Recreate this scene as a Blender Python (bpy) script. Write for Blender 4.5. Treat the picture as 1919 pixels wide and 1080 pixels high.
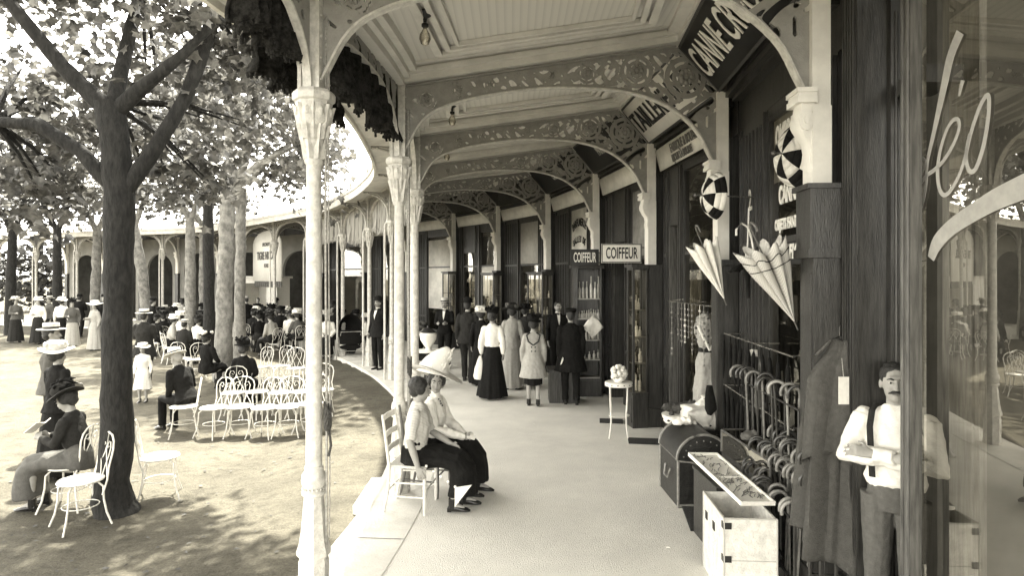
import bpy, bmesh, math, random
import numpy as np
from mathutils import Vector, Matrix, noise
R = math.radians
random.seed(7); np.random.seed(7)
for o in list(bpy.data.objects): bpy.data.objects.remove(o)
SC = bpy.context.scene
COL = SC.collection
# ------------------------------------------------------------------ camera, world, sun, exposure
CAMH = 2.25
F = 1150.0                       # focal length in pixels of the 1919 px wide photograph
cam = bpy.data.cameras.new('camera'); cam_o = bpy.data.objects.new('camera', cam); COL.objects.link(cam_o)
cam_o.location = (0, 0, CAMH); cam_o.rotation_euler = (R(90), 0, 0)
cam.sensor_width = 36; cam.lens = 36 * F / 1919; cam.shift_y = -20 / 1919
cam.clip_start = 0.05; cam.clip_end = 2000
SC.camera = cam_o
SUN_EL, SUN_AZ = R(64), R(-17)       # azimuth measured clockwise from +Y (camera looks along +Y)
w = bpy.data.worlds.new('World'); SC.world = w; w.use_nodes = True
nt = w.node_tree; nt.nodes.clear()
sky = nt.nodes.new('ShaderNodeTexSky'); sky.sky_type = 'NISHITA'; sky.sun_disc = False
sky.sun_elevation = SUN_EL; sky.sun_rotation = SUN_AZ; sky.dust_density = 1.0; sky.air_density = 1.0
bw = nt.nodes.new('ShaderNodeRGBToBW'); nt.links.new(sky.outputs[0], bw.inputs[0])
mx = nt.nodes.new('ShaderNodeVectorMath'); mx.operation = 'MULTIPLY'
nt.links.new(bw.outputs[0], mx.inputs[0]); mx.inputs[1].default_value = (1.0, 0.97, 0.885)
bg = nt.nodes.new('ShaderNodeBackground'); bg.inputs['Strength'].default_value = 0.15
nt.links.new(mx.outputs[0], bg.inputs['Color'])
wo = nt.nodes.new('ShaderNodeOutputWorld'); nt.links.new(bg.outputs[0], wo.inputs['Surface'])
sl = bpy.data.lights.new('sun', 'SUN'); sl.energy = 2.0; sl.angle = R(1.2); sl.color = (1.0, 0.96, 0.84)
so = bpy.data.objects.new('sun', sl); COL.objects.link(so)
sd = Vector((math.sin(SUN_AZ) * math.cos(SUN_EL), math.cos(SUN_AZ) * math.cos(SUN_EL), math.sin(SUN_EL)))
so.rotation_euler = sd.to_track_quat('Z', 'Y').to_euler(); so.location = (0, 0, 30)
SC.view_settings.view_transform = 'Standard'; SC.view_settings.look = 'None'
SC.view_settings.exposure = 3.85; SC.view_settings.gamma = 1.0
SC.cycles.use_denoising = True; SC.cycles.sample_clamp_indirect = 3.0; SC.cycles.caustics_reflective = False; SC.cycles.caustics_refractive = False; SC.cycles.max_bounces = 8; SC.cycles.diffuse_bounces = 2; SC.cycles.transparent_max_bounces = 12

# ------------------------------------------------------------------ materials (sepia print: every tone is a warm grey)
MATS = {}
def tint(v): return (v, v * 0.972, v * 0.895, 1)
def mat(name, v, rough=0.7, var=0.0, scale=8.0, bump=0.0, bscale=60.0, metal=0.0, v2=None, stretch=None, translucent=0.0, spec=0.5):
    if name in MATS: return MATS[name]
    m = bpy.data.materials.new(name); m.use_nodes = True
    t = m.node_tree; b = t.nodes['Principled BSDF']
    b.inputs['Roughness'].default_value = rough; b.inputs['Metallic'].default_value = metal
    b.inputs['Specular IOR Level'].default_value = spec
    b.inputs['Base Color'].default_value = tint(v)
    tc = t.nodes.new('ShaderNodeTexCoord'); src = tc.outputs['Object']
    if stretch:
        mp = t.nodes.new('ShaderNodeMapping'); mp.inputs['Scale'].default_value = stretch
        t.links.new(src, mp.inputs[0]); src = mp.outputs[0]
    if var or v2 is not None:
        n = t.nodes.new('ShaderNodeTexNoise'); n.inputs['Scale'].default_value = scale; n.inputs['Detail'].default_value = 6
        n.inputs['Roughness'].default_value = 0.65
        t.links.new(src, n.inputs['Vector'])
        r = t.nodes.new('ShaderNodeValToRGB'); t.links.new(n.outputs['Fac'], r.inputs[0])
        lo = v2 if v2 is not None else v * (1 - var); hi = v if v2 is not None else v * (1 + var)
        r.color_ramp.elements[0].position = 0.36; r.color_ramp.elements[0].color = tint(lo)
        r.color_ramp.elements[1].position = 0.64; r.color_ramp.elements[1].color = tint(hi)
        t.links.new(r.outputs[0], b.inputs['Base Color'])
    if bump:
        n2 = t.nodes.new('ShaderNodeTexNoise'); n2.inputs['Scale'].default_value = bscale; n2.inputs['Detail'].default_value = 5
        t.links.new(src, n2.inputs['Vector'])
        bp = t.nodes.new('ShaderNodeBump'); bp.inputs['Strength'].default_value = bump; bp.inputs['Distance'].default_value = 0.02
        t.links.new(n2.outputs['Fac'], bp.inputs['Height']); t.links.new(bp.outputs[0], b.inputs['Normal'])
    if translucent:
        tr = t.nodes.new('ShaderNodeBsdfTranslucent'); mixs = t.nodes.new('ShaderNodeMixShader')
        mixs.inputs[0].default_value = translucent
        bc = b.inputs['Base Color']
        if bc.is_linked: t.links.new(bc.links[0].from_socket, tr.inputs[0])
        else: tr.inputs[0].default_value = tint(v * 1.3)
        out = t.nodes['Material Output']
        t.links.new(b.outputs[0], mixs.inputs[1]); t.links.new(tr.outputs[0], mixs.inputs[2]); t.links.new(mixs.outputs[0], out.inputs[0])
    MATS[name] = m; return m
def stripes_mat(name, v1, v2, axis, freq, rough=0.7, duty=0.5, bump=0.0):
    """procedural stripes along an object axis (boards, lace, plaid hems)"""
    if name in MATS: return MATS[name]
    m = bpy.data.materials.new(name); m.use_nodes = True; t = m.node_tree; b = t.nodes['Principled BSDF']
    b.inputs['Roughness'].default_value = rough
    tc = t.nodes.new('ShaderNodeTexCoord'); sp = t.nodes.new('ShaderNodeSeparateXYZ'); t.links.new(tc.outputs['Object'], sp.inputs[0])
    mu = t.nodes.new('ShaderNodeMath'); mu.operation = 'MULTIPLY'; mu.inputs[1].default_value = freq; t.links.new(sp.outputs[axis], mu.inputs[0])
    fr = t.nodes.new('ShaderNodeMath'); fr.operation = 'FRACT'; t.links.new(mu.outputs[0], fr.inputs[0])
    r = t.nodes.new('ShaderNodeValToRGB'); r.color_ramp.interpolation = 'CONSTANT' if duty != 0.5 else 'LINEAR'
    r.color_ramp.elements[0].color = tint(v1); r.color_ramp.elements[1].color = tint(v2); r.color_ramp.elements[1].position = duty
    t.links.new(fr.outputs[0], r.inputs[0]); t.links.new(r.outputs[0], b.inputs['Base Color'])
    if bump:
        bp = t.nodes.new('ShaderNodeBump'); bp.inputs['Strength'].default_value = bump; bp.inputs['Distance'].default_value = 0.01
        t.links.new(r.outputs[0], bp.inputs['Height']); t.links.new(bp.outputs[0], b.inputs['Normal'])
    MATS[name] = m; return m
def glass_mat(name, refl=0.12, rough=0.0, t_col=0.85):
    if name in MATS: return MATS[name]
    m = bpy.data.materials.new(name); m.use_nodes = True; t = m.node_tree; t.nodes.clear()
    tr = t.nodes.new('ShaderNodeBsdfTransparent'); tr.inputs[0].default_value = tint(t_col)
    gl = t.nodes.new('ShaderNodeBsdfGlossy'); gl.inputs['Roughness'].default_value = rough; gl.inputs[0].default_value = tint(0.9)
    fr = t.nodes.new('ShaderNodeFresnel'); fr.inputs[0].default_value = 1.5
    ad = t.nodes.new('ShaderNodeMath'); ad.operation = 'ADD'; ad.use_clamp = True; ad.inputs[1].default_value = refl
    t.links.new(fr.outputs[0], ad.inputs[0])
    mi = t.nodes.new('ShaderNodeMixShader'); t.links.new(ad.outputs[0], mi.inputs[0]); t.links.new(tr.outputs[0], mi.inputs[1]); t.links.new(gl.outputs[0], mi.inputs[2])
    o = t.nodes.new('ShaderNodeOutputMaterial'); t.links.new(mi.outputs[0], o.inputs[0])
    MATS[name] = m; return m
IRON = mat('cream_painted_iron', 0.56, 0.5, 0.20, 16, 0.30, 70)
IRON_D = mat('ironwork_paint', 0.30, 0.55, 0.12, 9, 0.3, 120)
CREAM = mat('cream_plaster', 0.70, 0.7, 0.12, 4, 0.1, 80)
CEIL = mat('ceiling_paint', 0.72, 0.7, 0.10, 3, 0.05)
WOODD = mat('dark_varnished_wood', 0.036, 0.30, 0.5, 7, 0.25, 40, stretch=(6, 6, 0.5))
WOODM = mat('mid_varnished_wood', 0.09, 0.45, 0.5, 7, 0.2, 40, stretch=(6, 6, 0.5))
BLACK = mat('black_paint', 0.008, 0.5, 0.4, 10)
WHITE = mat('white_paint', 0.80, 0.6, 0.06, 12)
WCHAIR = mat('white_chair_paint', 0.72, 0.5, 0.10, 30)
GLASS = glass_mat('shop_glass', 0.08)
GLASS_N = glass_mat('near_shop_glass', 0.20)
SKIN = mat('skin', 0.30, 0.6, 0.08, 14)
HAIR = mat('dark_hair', 0.02, 0.5, 0.5, 50, 0.6, 140)
CL_BLACK = mat('black_cloth', 0.008, 0.9, 0.3, 22, 0.35, 90, spec=0.2)
CL_DARK = mat('dark_wool', 0.022, 0.9, 0.2, 26, 0.4, 120, spec=0.2)
CL_GREY = mat('grey_wool', 0.10, 0.9, 0.12, 26, 0.4, 120, spec=0.2)
CL_LIGHT = mat('light_linen', 0.36, 0.9, 0.08, 26, 0.3, 120, spec=0.2)
CL_WHITE = mat('white_cotton', 0.78, 0.9, 0.05, 26, 0.3, 120, spec=0.2)
STRAW = mat('straw', 0.55, 0.8, 0.15, 60, 0.5, 200)
SHOE = mat('black_leather', 0.012, 0.25)

# ------------------------------------------------------------------ mesh builder
def fr(t, ref):
    t = t.normalized(); r = Vector(ref); u = r - r.dot(t) * t
    if u.length < 0.25:
        r = Vector((0, 0, 1)) if abs(t.z) < 0.8 else Vector((0, 1, 0)); u = r - r.dot(t) * t
    u.normalize(); return u, t.cross(u)
class MB:
    def __init__(s): s.v = []; s.f = []
    def add(s, vs, fs):
        n = len(s.v); s.v += [tuple(p) for p in vs]; s.f += [tuple(i + n for i in q) for q in fs]; return s
    def box(s, a, b, m=None):
        x0, y0, z0 = a; x1, y1, z1 = b
        vs = [Vector(p) for p in ((x0,y0,z0),(x1,y0,z0),(x1,y1,z0),(x0,y1,z0),(x0,y0,z1),(x1,y0,z1),(x1,y1,z1),(x0,y1,z1))]
        if m is not None: vs = [m @ p for p in vs]
        return s.add(vs, [(0,3,2,1),(4,5,6,7),(0,1,5,4),(1,2,6,5),(2,3,7,6),(3,0,4,7)])
    def cbox(s, c, d, m=None): return s.box([c[i]-d[i]/2 for i in range(3)], [c[i]+d[i]/2 for i in range(3)], m)
    def loft(s, path, rad, n=8, ref=(1,0,0), cap=True, ph=0.0, closed=False):
        P = [Vector(p) for p in path]; k = len(P); vs = []
        for i, p in enumerate(P):
            if closed: t = P[(i+1) % k] - P[i-1]
            elif i == 0: t = P[1] - P[0]
            elif i == k-1: t = P[-1] - P[-2]
            else:
                a = (P[i]-P[i-1]); b = (P[i+1]-P[i])
                t = (a.normalized() if a.length > 1e-9 else a) + (b.normalized() if b.length > 1e-9 else b)
            if t.length < 1e-9: t = Vector((0,0,1))
            u, v = fr(t, ref); r = rad[i] if isinstance(rad, list) else rad
            rx, ry = (r if isinstance(r, (tuple, list)) else (r, r))
            for j in range(n):
                a = ph + 2*math.pi*j/n; vs.append(p + u*(rx*math.cos(a)) + v*(ry*math.sin(a)))
        fs = []
        for i in range(k if closed else k-1):
            for j in range(n):
                a = i*n+j; b = i*n+(j+1) % n; i2 = (i+1) % k; fs.append((a, b, i2*n+(j+1) % n, i2*n+j))
        if cap and not closed: fs += [tuple(range(n-1,-1,-1)), tuple(range((k-1)*n, k*n))]
        return s.add(vs, fs)
    def lathe(s, prof, n=16, c=(0,0,0), ph=0.0, mod=None, cap=True):
        vs = []; k = len(prof)
        for i, (r, z) in enumerate(prof):
            for j in range(n):
                a = ph + 2*math.pi*j/n; rr = r*(mod(a, i/(k-1)) if mod else 1)
                vs.append((c[0]+rr*math.cos(a), c[1]+rr*math.sin(a), c[2]+z))
        fs = [(i*n+j, i*n+(j+1)%n, (i+1)*n+(j+1)%n, (i+1)*n+j) for i in range(k-1) for j in range(n)]
        if cap: fs += [tuple(range(n-1,-1,-1)), tuple(range((k-1)*n, k*n))]
        return s.add(vs, fs)
    def ball(s, c, r, n=8, k=6, m=None):
        r = r if isinstance(r, (tuple, list)) else (r, r, r); vs = []; 
        for i in range(1, k):
            th = math.pi*i/k
            for j in range(n):
                a = 2*math.pi*j/n; vs.append(Vector((r[0]*math.sin(th)*math.cos(a), r[1]*math.sin(th)*math.sin(a), -r[2]*math.cos(th))))
        vs += [Vector((0,0,-r[2])), Vector((0,0,r[2]))]
        if m is not None: vs = [m @ p for p in vs]
        vs = [p + Vector(c) for p in vs]; B = (k-1)*n; fs = []
        for i in range(k-2):
            for j in range(n): fs.append((i*n+j, i*n+(j+1)%n, (i+1)*n+(j+1)%n, (i+1)*n+j))
        for j in range(n): fs.append((B, (j+1)%n, j)); fs.append((B+1, (k-2)*n+j, (k-2)*n+(j+1)%n))
        return s.add(vs, fs)
    def strip(s, A, B):
        """quad sheet between two polylines"""
        n = len(A); return s.add(list(A)+list(B), [(i, i+1, n+i+1, n+i) for i in range(n-1)])
    def mesh(s, name, mt, smooth=35):
        me = bpy.data.meshes.new(name); me.from_pydata(s.v, [], s.f); me.update()
        if mt: me.materials.append(mt)
        if smooth is not None and len(me.polygons):
            me.polygons.foreach_set('use_smooth', [True]*len(me.polygons)); me.set_sharp_from_angle(angle=R(smooth))
        return me
    def build(s, name, mt, parent=None, smooth=35):
        o = bpy.data.objects.new(name, s.mesh(name, mt, smooth)); COL.objects.link(o)
        if parent is not None: o.parent = parent
        return o
def tag(o, label, cat, group=None):
    o['label'] = label; o['category'] = cat
    if group: o['group'] = group
    return o
def thing(name, label, cat, loc=(0,0,0), rz=0.0, group=None, scale=1.0):
    o = bpy.data.objects.new(name, None); COL.objects.link(o); o.location = loc; o.rotation_euler = (0,0,rz)
    o.scale = (scale,)*3; o.empty_display_size = 0.1
    return tag(o, label, cat, group)
def struct(o): o['kind'] = 'structure'; return o
def copy_tree(o, parent=None):
    c = o.copy(); COL.objects.link(c); c.parent = parent
    for ch in CH.get(o, []) or [x for x in list(COL.objects) if x.parent == o]: copy_tree(ch, c)
    return c
CH = {}
def dup(root, kids, loc, rz, label, group=None, scale=None):
    """copy a thing; kids = list of (part, [sub-parts])"""
    r = root.copy(); COL.objects.link(r); r.location = loc; r.rotation_euler = (0,0,rz); r['label'] = label
    if group: r['group'] = group
    if scale: r.scale = (scale,)*3 if not isinstance(scale, tuple) else scale
    for p, subs in kids:
        c = p.copy(); COL.objects.link(c); c.parent = r
        for q in subs:
            d = q.copy(); COL.objects.link(d); d.parent = c
    return r
def kids_of(root):
    ks = [x for x in COL.objects if x.parent == root]
    return [(k, [x for x in COL.objects if x.parent == k]) for k in ks]
def text_mesh(txt, size, mt, name='lettering', parent=None, sx=1.0, bold=0.0, ext=0.004, align='CENTER', spacing=1.0):
    cu = bpy.data.curves.new('t', 'FONT'); cu.body = txt; cu.size = size; cu.extrude = ext; cu.offset = bold
    cu.align_x = align; cu.align_y = 'CENTER'; cu.space_character = spacing; cu.resolution_u = 3
    o = bpy.data.objects.new('t', cu); COL.objects.link(o)
    dg = bpy.context.evaluated_depsgraph_get(); me = bpy.data.meshes.new_from_object(o.evaluated_get(dg)); bpy.data.objects.remove(o)
    me.materials.clear(); me.materials.append(mt); me.transform(Matrix.Diagonal((sx,1,1,1)))
    q = bpy.data.objects.new(name, me); COL.objects.link(q)
    if parent is not None: q.parent = parent
    return q
ORD = ['first','second','third','fourth','fifth','sixth','seventh','eighth','ninth','tenth','eleventh','twelfth','thirteenth','fourteenth','fifteenth','sixteenth','seventeenth','eighteenth','nineteenth','twentieth']
def at(px, s): return ((px-960)/s, F/s)
def sm(a, b, x):
    t = max(0, min(1, (x-a)/(b-a))); return t*t*(3-2*t)
# ------------------------------------------------------------------ plan of the arcade: column line P, wall line W
P = [(-2.1,-3.0),(-1.85,-0.6),(-1.64,1.8),(-1.33,4.12),(-1.18,6.42),(-1.38,8.74),(-1.80,11.17),(-2.64,13.5),(-3.6,15.5),(-4.88,17.7),
     (-6.5,19.6),(-8.4,21.7),(-10.5,23.9),(-12.8,25.7),(-15.2,26.7),(-17.6,27.6),(-20.2,28.5),(-22.8,29.4),(-25.3,30.2),(-27.9,31.0)]
W = [(1.60,-3.2),(1.75,-0.75),(1.93,1.7),(2.07,4.18),(2.28,6.72),(2.09,9.3),(1.62,12.0),(0.85,14.9),(-0.42,17.4),(-1.87,19.4),
     (-3.7,21.7),(-5.8,24.1),(-8.2,26.6),(-11.2,29.0),(-14.4,30.1),(-16.9,31.0),(-19.3,31.9),(-21.8,32.7),(-24.3,33.5),(-26.9,34.3)]
IA, IB, IC, IC2, IC3, ID, IE, IE2, IF, IG, IH = 3,4,5,6,7,8,9,10,11,12,13
NP = len(P)
def crom(L, sub):
    out = []
    n = len(L)
    for i in range(n-1):
        p0 = L[max(i-1,0)]; p1 = L[i]; p2 = L[i+1]; p3 = L[min(i+2,n-1)]
        for k in range(sub):
            t = k/sub; out.append(tuple(0.5*((2*p1[a])+(-p0[a]+p2[a])*t+(2*p0[a]-5*p1[a]+4*p2[a]-p3[a])*t*t+(-p0[a]+3*p1[a]-3*p2[a]+p3[a])*t**3) for a in (0,1)))
    out.append(tuple(L[-1])); return out
def offs(L, d):
    """offset to the garden side (left of the way along the line); d number or list"""
    out = []
    for i, p in enumerate(L):
        a = Vector(L[max(i-1,0)]); b = Vector(L[min(i+1,len(L)-1)]); t = (b-a).normalized(); dd = d[i] if isinstance(d, list) else d
        out.append((p[0]-t.y*dd, p[1]+t.x*dd))
    return out
SUB = 8
PS = crom(P, SUB); WS = crom(W, SUB)
def z3(L, z): return [(p[0], p[1], z) for p in L]
PSN = np.array(PS)
def gz(x, y):
    d = np.sqrt(((PSN - np.array([x, y]))**2).sum(1)); i = int(d.argmin()); a = PSN[max(i-1,0)]; b = PSN[min(i+1,len(PSN)-1)]
    side = (b[0]-a[0])*(y-PSN[i][1]) - (b[1]-a[1])*(x-PSN[i][0])
    return -0.07 - 0.13*sm(0.4, 2.4, d[i]) if side > 0 else -0.20
def gpos(px, s):
    x, y = at(px, s); return (x, y, gz(x, y))
# ground: one sheet to the horizon
xs = [-600,-250,-120,-80,-60,-50]+[-45+0.75*i for i in range(40)]+[-15+0.25*i for i in range(72)]+[3.5,5,8,14,25,60,150,600]
ys = [-600,-200,-80,-30,-15,-8]+[-5+0.25*i for i in range(80)]+[15+0.75*i for i in range(40)]+[46,52,60,80,120,250,700,1500]
g = MB(); gv = []
for y in ys:
    for x in xs:
        z = gz(x, y)
        if z > -0.199 or (-30 < x < 0 and -4 < y < 40): z += 0.012*noise.noise(Vector((x*0.8, y*0.8, 0)))+0.008*noise.noise(Vector((x*2.3,y*2.3,3)))
        gv.append((x, y, z))
nx = len(xs)
g.add(gv, [(j*nx+i, j*nx+i+1, (j+1)*nx+i+1, (j+1)*nx+i) for j in range(len(ys)-1) for i in range(nx-1)])
def gravel_mat():
    m = bpy.data.materials.new('garden_gravel'); m.use_nodes = True; t = m.node_tree; b = t.nodes['Principled BSDF']; b.inputs['Roughness'].default_value = 0.95
    b.inputs['Specular IOR Level'].default_value = 0.2
    tc = t.nodes.new('ShaderNodeTexCoord'); L = t.links
    def nz(sc, det, st=None):
        n = t.nodes.new('ShaderNodeTexNoise'); n.inputs['Scale'].default_value = sc; n.inputs['Detail'].default_value = det; n.inputs['Roughness'].default_value = 0.7
        if st:
            mp = t.nodes.new('ShaderNodeMapping'); mp.inputs['Scale'].default_value = st; L.new(tc.outputs['Object'], mp.inputs[0]); L.new(mp.outputs[0], n.inputs['Vector'])
        else: L.new(tc.outputs['Object'], n.inputs['Vector'])
        return n
    a = nz(1.3, 6); c = nz(45, 5); d = nz(6, 8, (1, 1.6, 1))
    r1 = t.nodes.new('ShaderNodeValToRGB'); L.new(a.outputs['Fac'], r1.inputs[0]); r1.color_ramp.elements[0].position = .38; r1.color_ramp.elements[1].position = .62
    r1.color_ramp.elements[0].color = tint(0.105); r1.color_ramp.elements[1].color = tint(0.155)
    r2 = t.nodes.new('ShaderNodeValToRGB'); L.new(c.outputs['Fac'], r2.inputs[0]); r2.color_ramp.elements[0].position = .33; r2.color_ramp.elements[1].position = .6
    r2.color_ramp.elements[0].color = tint(0.62); r2.color_ramp.elements[1].color = tint(1.0)
    r3 = t.nodes.new('ShaderNodeValToRGB'); L.new(d.outputs['Fac'], r3.inputs[0]); r3.color_ramp.elements[0].position = .36; r3.color_ramp.elements[1].position = .5
    r3.color_ramp.elements[0].color = tint(0.72); r3.color_ramp.elements[1].color = tint(1.0)
    m1 = t.nodes.new('ShaderNodeMix'); m1.data_type = 'RGBA'; m1.blend_type = 'MULTIPLY'; m1.inputs[0].default_value = 1
    L.new(r1.outputs[0], m1.inputs[6]); L.new(r2.outputs[0], m1.inputs[7])
    m2 = t.nodes.new('ShaderNodeMix'); m2.data_type = 'RGBA'; m2.blend_type = 'MULTIPLY'; m2.inputs[0].default_value = 1
    L.new(m1.outputs[2], m2.inputs[6]); L.new(r3.outputs[0], m2.inputs[7]); L.new(m2.outputs[2], b.inputs['Base Color'])
    bp = t.nodes.new('ShaderNodeBump'); bp.inputs['Strength'].default_value = 0.9; bp.inputs['Distance'].default_value = 0.04
    ad = t.nodes.new('ShaderNodeMath'); L.new(c.outputs['Fac'], ad.inputs[0]); L.new(d.outputs['Fac'], ad.inputs[1]); L.new(ad.outputs[0], bp.inputs['Height']); L.new(bp.outputs[0], b.inputs['Normal'])
    return m
struct(g.build('ground', gravel_mat()))
# walkway and kerb
PAVE = mat('walkway_asphalt', 0.74, 0.9, 0.07, 1.3, 0.7, 90, spec=0.2)
STONE = mat('kerb_stone', 0.66, 0.85, 0.12, 2.6, 0.25, 40, spec=0.2)
m = MB(); m.strip(z3(offs(PS, -0.25), 0.0), z3(offs(WS, -3.0), 0.0)); struct(m.build('walkway', PAVE))
m = MB(); K0 = offs(PS, 0.27); K1 = offs(PS, -0.30)
m.strip(z3(K0, 0.005), z3(K1, 0.005)); m.strip(z3(K0, -0.4), z3(K0, 0.005)); m.strip(z3(K1, -0.002), z3(K1, 0.005))
struct(m.build('kerb', STONE))
def frame(L, i, nxt=None):
    a = Vector(L[max(i-1,0)]); b = Vector(L[min(i+1,len(L)-1)]); t = b-a
    return math.atan2(t.y, t.x)
m = MB()
for i in (3, 4):
    rz = frame(P, i); M = Matrix.Translation((P[i][0], P[i][1], 0)) @ Matrix.Rotation(rz, 4, 'Z')
    vs = [M @ Vector(p) for p in ((-.5,.2,.009),(.5,.2,.009),(.42,.38,.009),(-.42,.38,.009),(-.5,.2,-.3),(.5,.2,-.3),(.42,.38,-.3),(-.42,.38,-.3))]
    m.add(vs, [(0,1,2,3),(1,5,6,2),(2,6,7,3),(3,7,4,0)])
struct(m.build('kerb_pads', STONE))
# joints of the kerb stones
m = MB()
for i in range(2, NP-1):
    for q in (0.5,):
        k = int((i+q)*SUB)
        if k < len(PS)-1:
            a = Vector(K0[k]); b = Vector(K1[k]); t = (Vector(PS[k+1])-Vector(PS[k])).normalized()*0.005
            m.add([(a.x-t.x,a.y-t.y,.009),(b.x-t.x,b.y-t.y,.009),(b.x+t.x,b.y+t.y,.009),(a.x+t.x,a.y+t.y,.009)], [(0,1,2,3)])
struct(m.build('kerb_joints', mat('joint_dirt', 0.12, 0.9)))

# ------------------------------------------------------------------ pierced iron panels by marching squares
def march(f, x0, x1, z0, z1, h, y=0.0):
    nx = int((x1-x0)/h)+1; nz = int((z1-z0)/h)+1
    X = x0+h*np.arange(nx); Z = z0+h*np.arange(nz); V = np.array([[f(x, z) for x in X] for z in Z])
    mb = MB(); idx = {}
    def vert(key, p):
        if key not in idx: idx[key] = len(mb.v); mb.v.append((p[0], y, p[1]))
        return idx[key]
    for j in range(nz-1):
        for i in range(nx-1):
            c = [(i,j),(i+1,j),(i+1,j+1),(i,j+1)]; vals = [V[b][a] for a, b in c]
            if max(vals) <= 0: continue
            poly = []
            for k in range(4):
                a = c[k]; b = c[(k+1)%4]; va = vals[k]; vb = vals[(k+1)%4]
                if va > 0: poly.append(vert(a, (X[a[0]], Z[a[1]])))
                if (va > 0) != (vb > 0):
                    t = va/(va-vb); key = tuple(sorted((a, b)))
                    poly.append(vert(key, (X[a[0]]+(X[b[0]]-X[a[0]])*t, Z[a[1]]+(Z[b[1]]-Z[a[1]])*t)))
            if len(poly) >= 3: mb.f.append(tuple(reversed(poly)))
    return mb
LA = 3.45
LOWX = [0.0,.03,.09,.24,.46,.86,1.42,1.87,2.38,2.83,3.16,3.31,3.37,3.45]
LOWZ = [3.5,3.5,3.64,3.90,4.05,4.17,4.265,4.285,4.26,4.13,3.88,3.62,3.5,3.5]
_LC = crom(list(zip(LOWX[1:-1], LOWZ[1:-1])), 8)
_LX = np.maximum.accumulate([0]+[q[0] for q in _LC]+[3.45]); _LZ = [3.5]+[q[1] for q in _LC]+[3.5]
def zl(x): return float(np.interp(x, _LX, _LZ))
def zu(x): return 4.225+0.178*x if x < 2.98 else 4.755-(x-2.98)*1.0
ROS = [(3.06,4.43,.20,1),(2.52,4.48,.155,1),(1.98,4.44,.09,0),(1.60,4.395,.055,0),(.95,4.29,.05,0),(.62,4.22,.06,0),(.28,4.12,.085,0)]
def fpanel(x, z):
    lo = zl(x); hi = zu(x)
    if x < 0.0 or x > LA: return -0.01
    e = min(z-lo, hi-z)
    if x > 3.42: e = -0.01
    if e < 0.030: return e+1e-5
    if x > 3.2 and z < 4.05: return 0.02 if not ((x-3.30)**2/0.0004+(z-3.96)**2/0.006 < 1) else -0.01
    best = 0.0
    for cx, cz, r, big in ROS:
        dx = x-cx; dz = z-cz; d = math.hypot(dx, dz)
        if d < r*1.22:
            if d < r*0.40: return 0.02
            a = math.atan2(dz, dx)
            ring = 0.10*r-abs(d-r*0.62)
            ring2 = 0.13*r-abs(d-r*1.02)
            sp = r*0.09-abs(math.sin(3*a+d/r*2.2))*d*0.30
            return max(ring, ring2, sp)
    t = 0.50 if x > 1.9 else (0.64 if x > 0.75 else 0.85)
    g_ = math.sin(17*x+1.9*math.sin(11*z+2.5*x))*math.sin(19*z+2.1*math.sin(9*x))
    g2 = math.sin(31*x-2.0*math.cos(15*z))*math.sin(27*z+1.3*math.cos(13*x))
    v = max(abs(g_), 0.75*abs(g2))
    return (t-v)*0.03+0.001
pan = march(fpanel, 0.0, LA, 3.5, 4.78, 0.0125)
def with_mod(o, th):
    md = o.modifiers.new('thick', 'SOLIDIFY'); md.thickness = th; md.offset = 0; return o
def make_arch():
    t = thing('iron_arch', 'x', 'arch', group='pierced iron arches across the arcade')
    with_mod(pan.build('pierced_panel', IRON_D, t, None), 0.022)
    xs_ = [float(q[0]) for q in _LC[::2]]
    mb = MB(); mb.loft([(q[0],0,q[1]-.006) for q in _LC[::2]], (.052,.011), 4, (0,1,0), ph=R(45))
    mb.build('rim', IRON, t, 40)
    mb = MB(); mb.loft([(.05,0,4.245),(2.95,0,4.76)], (.045,.011), 4, (0,1,0), ph=R(45)); mb.build('top_chord', IRON_D, t, 40)
    rv = MB()
    for k in range(34):
        x = .12+k*.086
        rv.ball((x,-.013,zu(x)-.022), .0075, 5, 4); 
    for k in range(30):
        x = .15+k*.105; rv.ball((x,-.013,zl(x)+.02), .0075, 5, 4)
    rv.build('rivets', IRON_D, t)
    for cx, cz, r, big in ROS:
        q = MB(); n = 8 if big else 5; pr = r*(.155 if big else .2)
        for k in range(n):
            a = 2*math.pi*k/n; q.ball((cx+r*.30*math.cos(a), -.024, cz+r*.30*math.sin(a)), (pr, .028, pr), 7, 5)
        q.ball((cx, -.03, cz), (r*.16,.035,r*.16), 7, 5)
        q.build('rosette', IRON_D, t)
    return t
arch0 = make_arch(); arch_k = kids_of(arch0)
ARCHLAB = {2:'pierced iron arch directly overhead at the top edge',3:'near iron arch springing from the tall cream column in front',4:'iron arch with large open roses beside the dark slanted cane sign',5:'second rosette arch in view, by the white slanted gem-cutter sign',
 6:'third rosette arch, darker, above the hairdresser signs',7:'fourth arch, deep in shade over the strolling group',8:'fifth dark arch down the shaded arcade',9:'sixth dark arch down the shaded arcade, behind the dark-suited man'}
for i in range(2, NP-1):
    dx = W[i][0]-P[i][0]; dy = W[i][1]-P[i][1]; L = math.hypot(dx, dy); rz = math.atan2(dy, dx)
    lab = ARCHLAB.get(i, '%s small cross arch from the left end of the far arcade' % ORD[NP-2-i])
    if i == 2: o = arch0; o.location = (*P[i], 0); o.rotation_euler = (0,0,rz); o['label'] = lab
    else: o = dup(arch0, arch_k, (*P[i],0), rz, lab)
    o.scale = (L/LA, 1, 1)
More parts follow.
